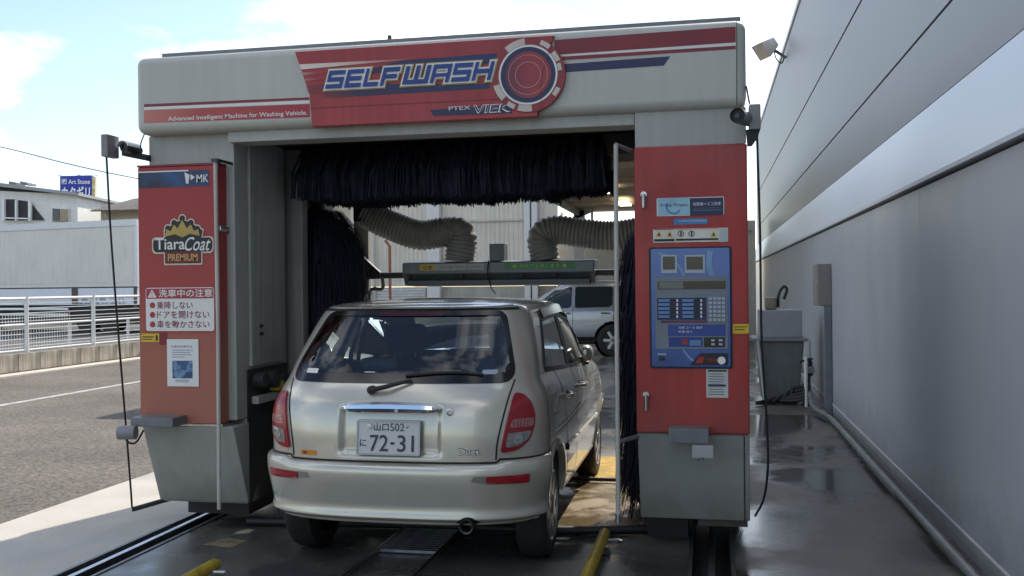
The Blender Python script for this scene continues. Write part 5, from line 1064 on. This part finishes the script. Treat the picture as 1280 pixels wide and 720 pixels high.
lb(MB().tube(curve_pts([HB.rear(a, b)+Vector((0, -.014, 0)) for a, b in ((.06, 1.045), (.2, 1.058), (.34, 1.062), (.47, 1.05))], 6), .008, 8), 'wiper_blade', BLACK)

# ---- silver SUV behind
SV = Shell([(.30, .80, .12, .4, 3.8, .6), (.5, .86, .05, .4, 3.9, .7), (.75, .87, .03, .4, 3.9, .7), (.92, .86, .05, .4, 3.7, .7), (1.0, .84, .08, .4, 3.1, .6), (1.06, .82, .12, .4, 2.85, .5), (1.35, .73, .25, .35, 2.35, .4), (1.53, .65, .36, .3, 2.05, .35), (1.58, .55, .5, .3, 1.85, .3), (1.61, .3, .8, .2, 1.6, .2), (1.615, .05, 1.1, .05, 1.4, .05)])
SU = thing('silver_suv', 'pale silver sport utility car parked crosswise behind the gantry', 'car', (-.55, 21.9, 0)); OFF[SU.name] = Vector((0, 0, 0))
SU.rotation_euler = (0, 0, R_(90)); SU.location = (-1.15, 21.3, 0)
SILV2 = paint('suv_silver', (.36, .38, .41))
def arch2(c, r): return lambda p: abs(p[0]) > .5 and (p[1]-c)**2+(p[2]-.34)**2 < r*r
SV.mesh(list(np.arange(.30, 1.58, .02))+[1.59, 1.60, 1.61, 1.615], [arch2(.85, .40), arch2(3.1, .40)]).build('body', SILV2, SU, smooth=True, local=True)
DG2 = M('suv_glass', (.02, .03, .035), .05, var=0)
for sg in (1, -1):
    f = (lambda s_: (lambda y, z: SV.side(y, z, s_)))(sg)
    for P_ in ([(.42, 1.06), (.80, 1.04), (.80, 1.46), (.62, 1.46)], [(.86, 1.04), (1.66, 1.02), (1.66, 1.47), (.86, 1.47)], [(1.73, 1.02), (2.60, 1.0), (2.12, 1.40), (1.73, 1.47)]): lb(patch(f, rpoly(P_, .04), .004, sg, 8, 8), 'side_window', DG2, SU)
    for y0 in (.83, 1.70, 2.65): lb(ribbon(f, line2((y0, 1.07), (y0, .42)), .009, .002, sg), 'door_gap', GAP, SU)
    for y0 in (1.0, 1.85): c_ = f(y0, .91); lb(MB().tube([c_+Vector((sg*.02, -.1, 0)), c_+Vector((sg*.03, 0, .004)), c_+Vector((sg*.02, .1, 0))], .016, 8), 'door_handle', CHROME, SU)
    lb(ribbon(f, line2((.4, .36), (3.4, .36), n=20), .10, .008, sg), 'sill', TRIM, SU)
    mc = f(2.5, 1.03)+Vector((sg*.14, .05, .02)); MB().box(mc.x-.1, mc.x+.1, mc.y-.06, mc.y+.06, mc.z-.07, mc.z+.08).build('door_mirror', SILV2, SU, bev=.03, local=True)
    for c_ in (.85, 3.1):
        WH = lb(MB().lathe([(.21, 0), (.27, .006), (.33, -.005), (.34, -.05), (.34, -.2), (.2, -.22)], (sg*.88, c_, .34), 'x', 40, sg), 'wheel', MATS['tyre_rubber'], SU); lb(MB().lathe([(.212, 0), (.20, -.03), (.0, -.05)], (sg*.88, c_, .34), 'x', 30, sg), 'wheel_dish', MATS['dish_dark'], WH)
        for k in range(6):
            t = 2*math.pi*k/6; e1 = Vector((0, math.cos(t), math.sin(t))); e2 = Vector((0, -math.sin(t), math.cos(t))); C_ = Vector((sg*.885, c_, .34)); lb(MB().add([C_+e1*.02-e2*.03, C_+e1*.02+e2*.03, C_+e1*.205+e2*.028, C_+e1*.205-e2*.028], [(0, 1, 2, 3)]), 'spoke', MATS['hubcap_silver'], WH)
        lb(MB().lathe([(.40, .0), (.40, -.3), (.0, -.3)], (sg*.80, c_, .34), 'x', 24, sg), 'wheel_well', MATS['well_black'], SU)
lbox('underbody', MATS['underbody_black'], SU, -.7, .7, .3, 3.6, .25, .45)
lb(patch(SV.rear, rpoly([(-.55, 1.14), (.55, 1.14), (.48, 1.46), (-.48, 1.46)], .06), .004), 'rear_window', DG2, SU)
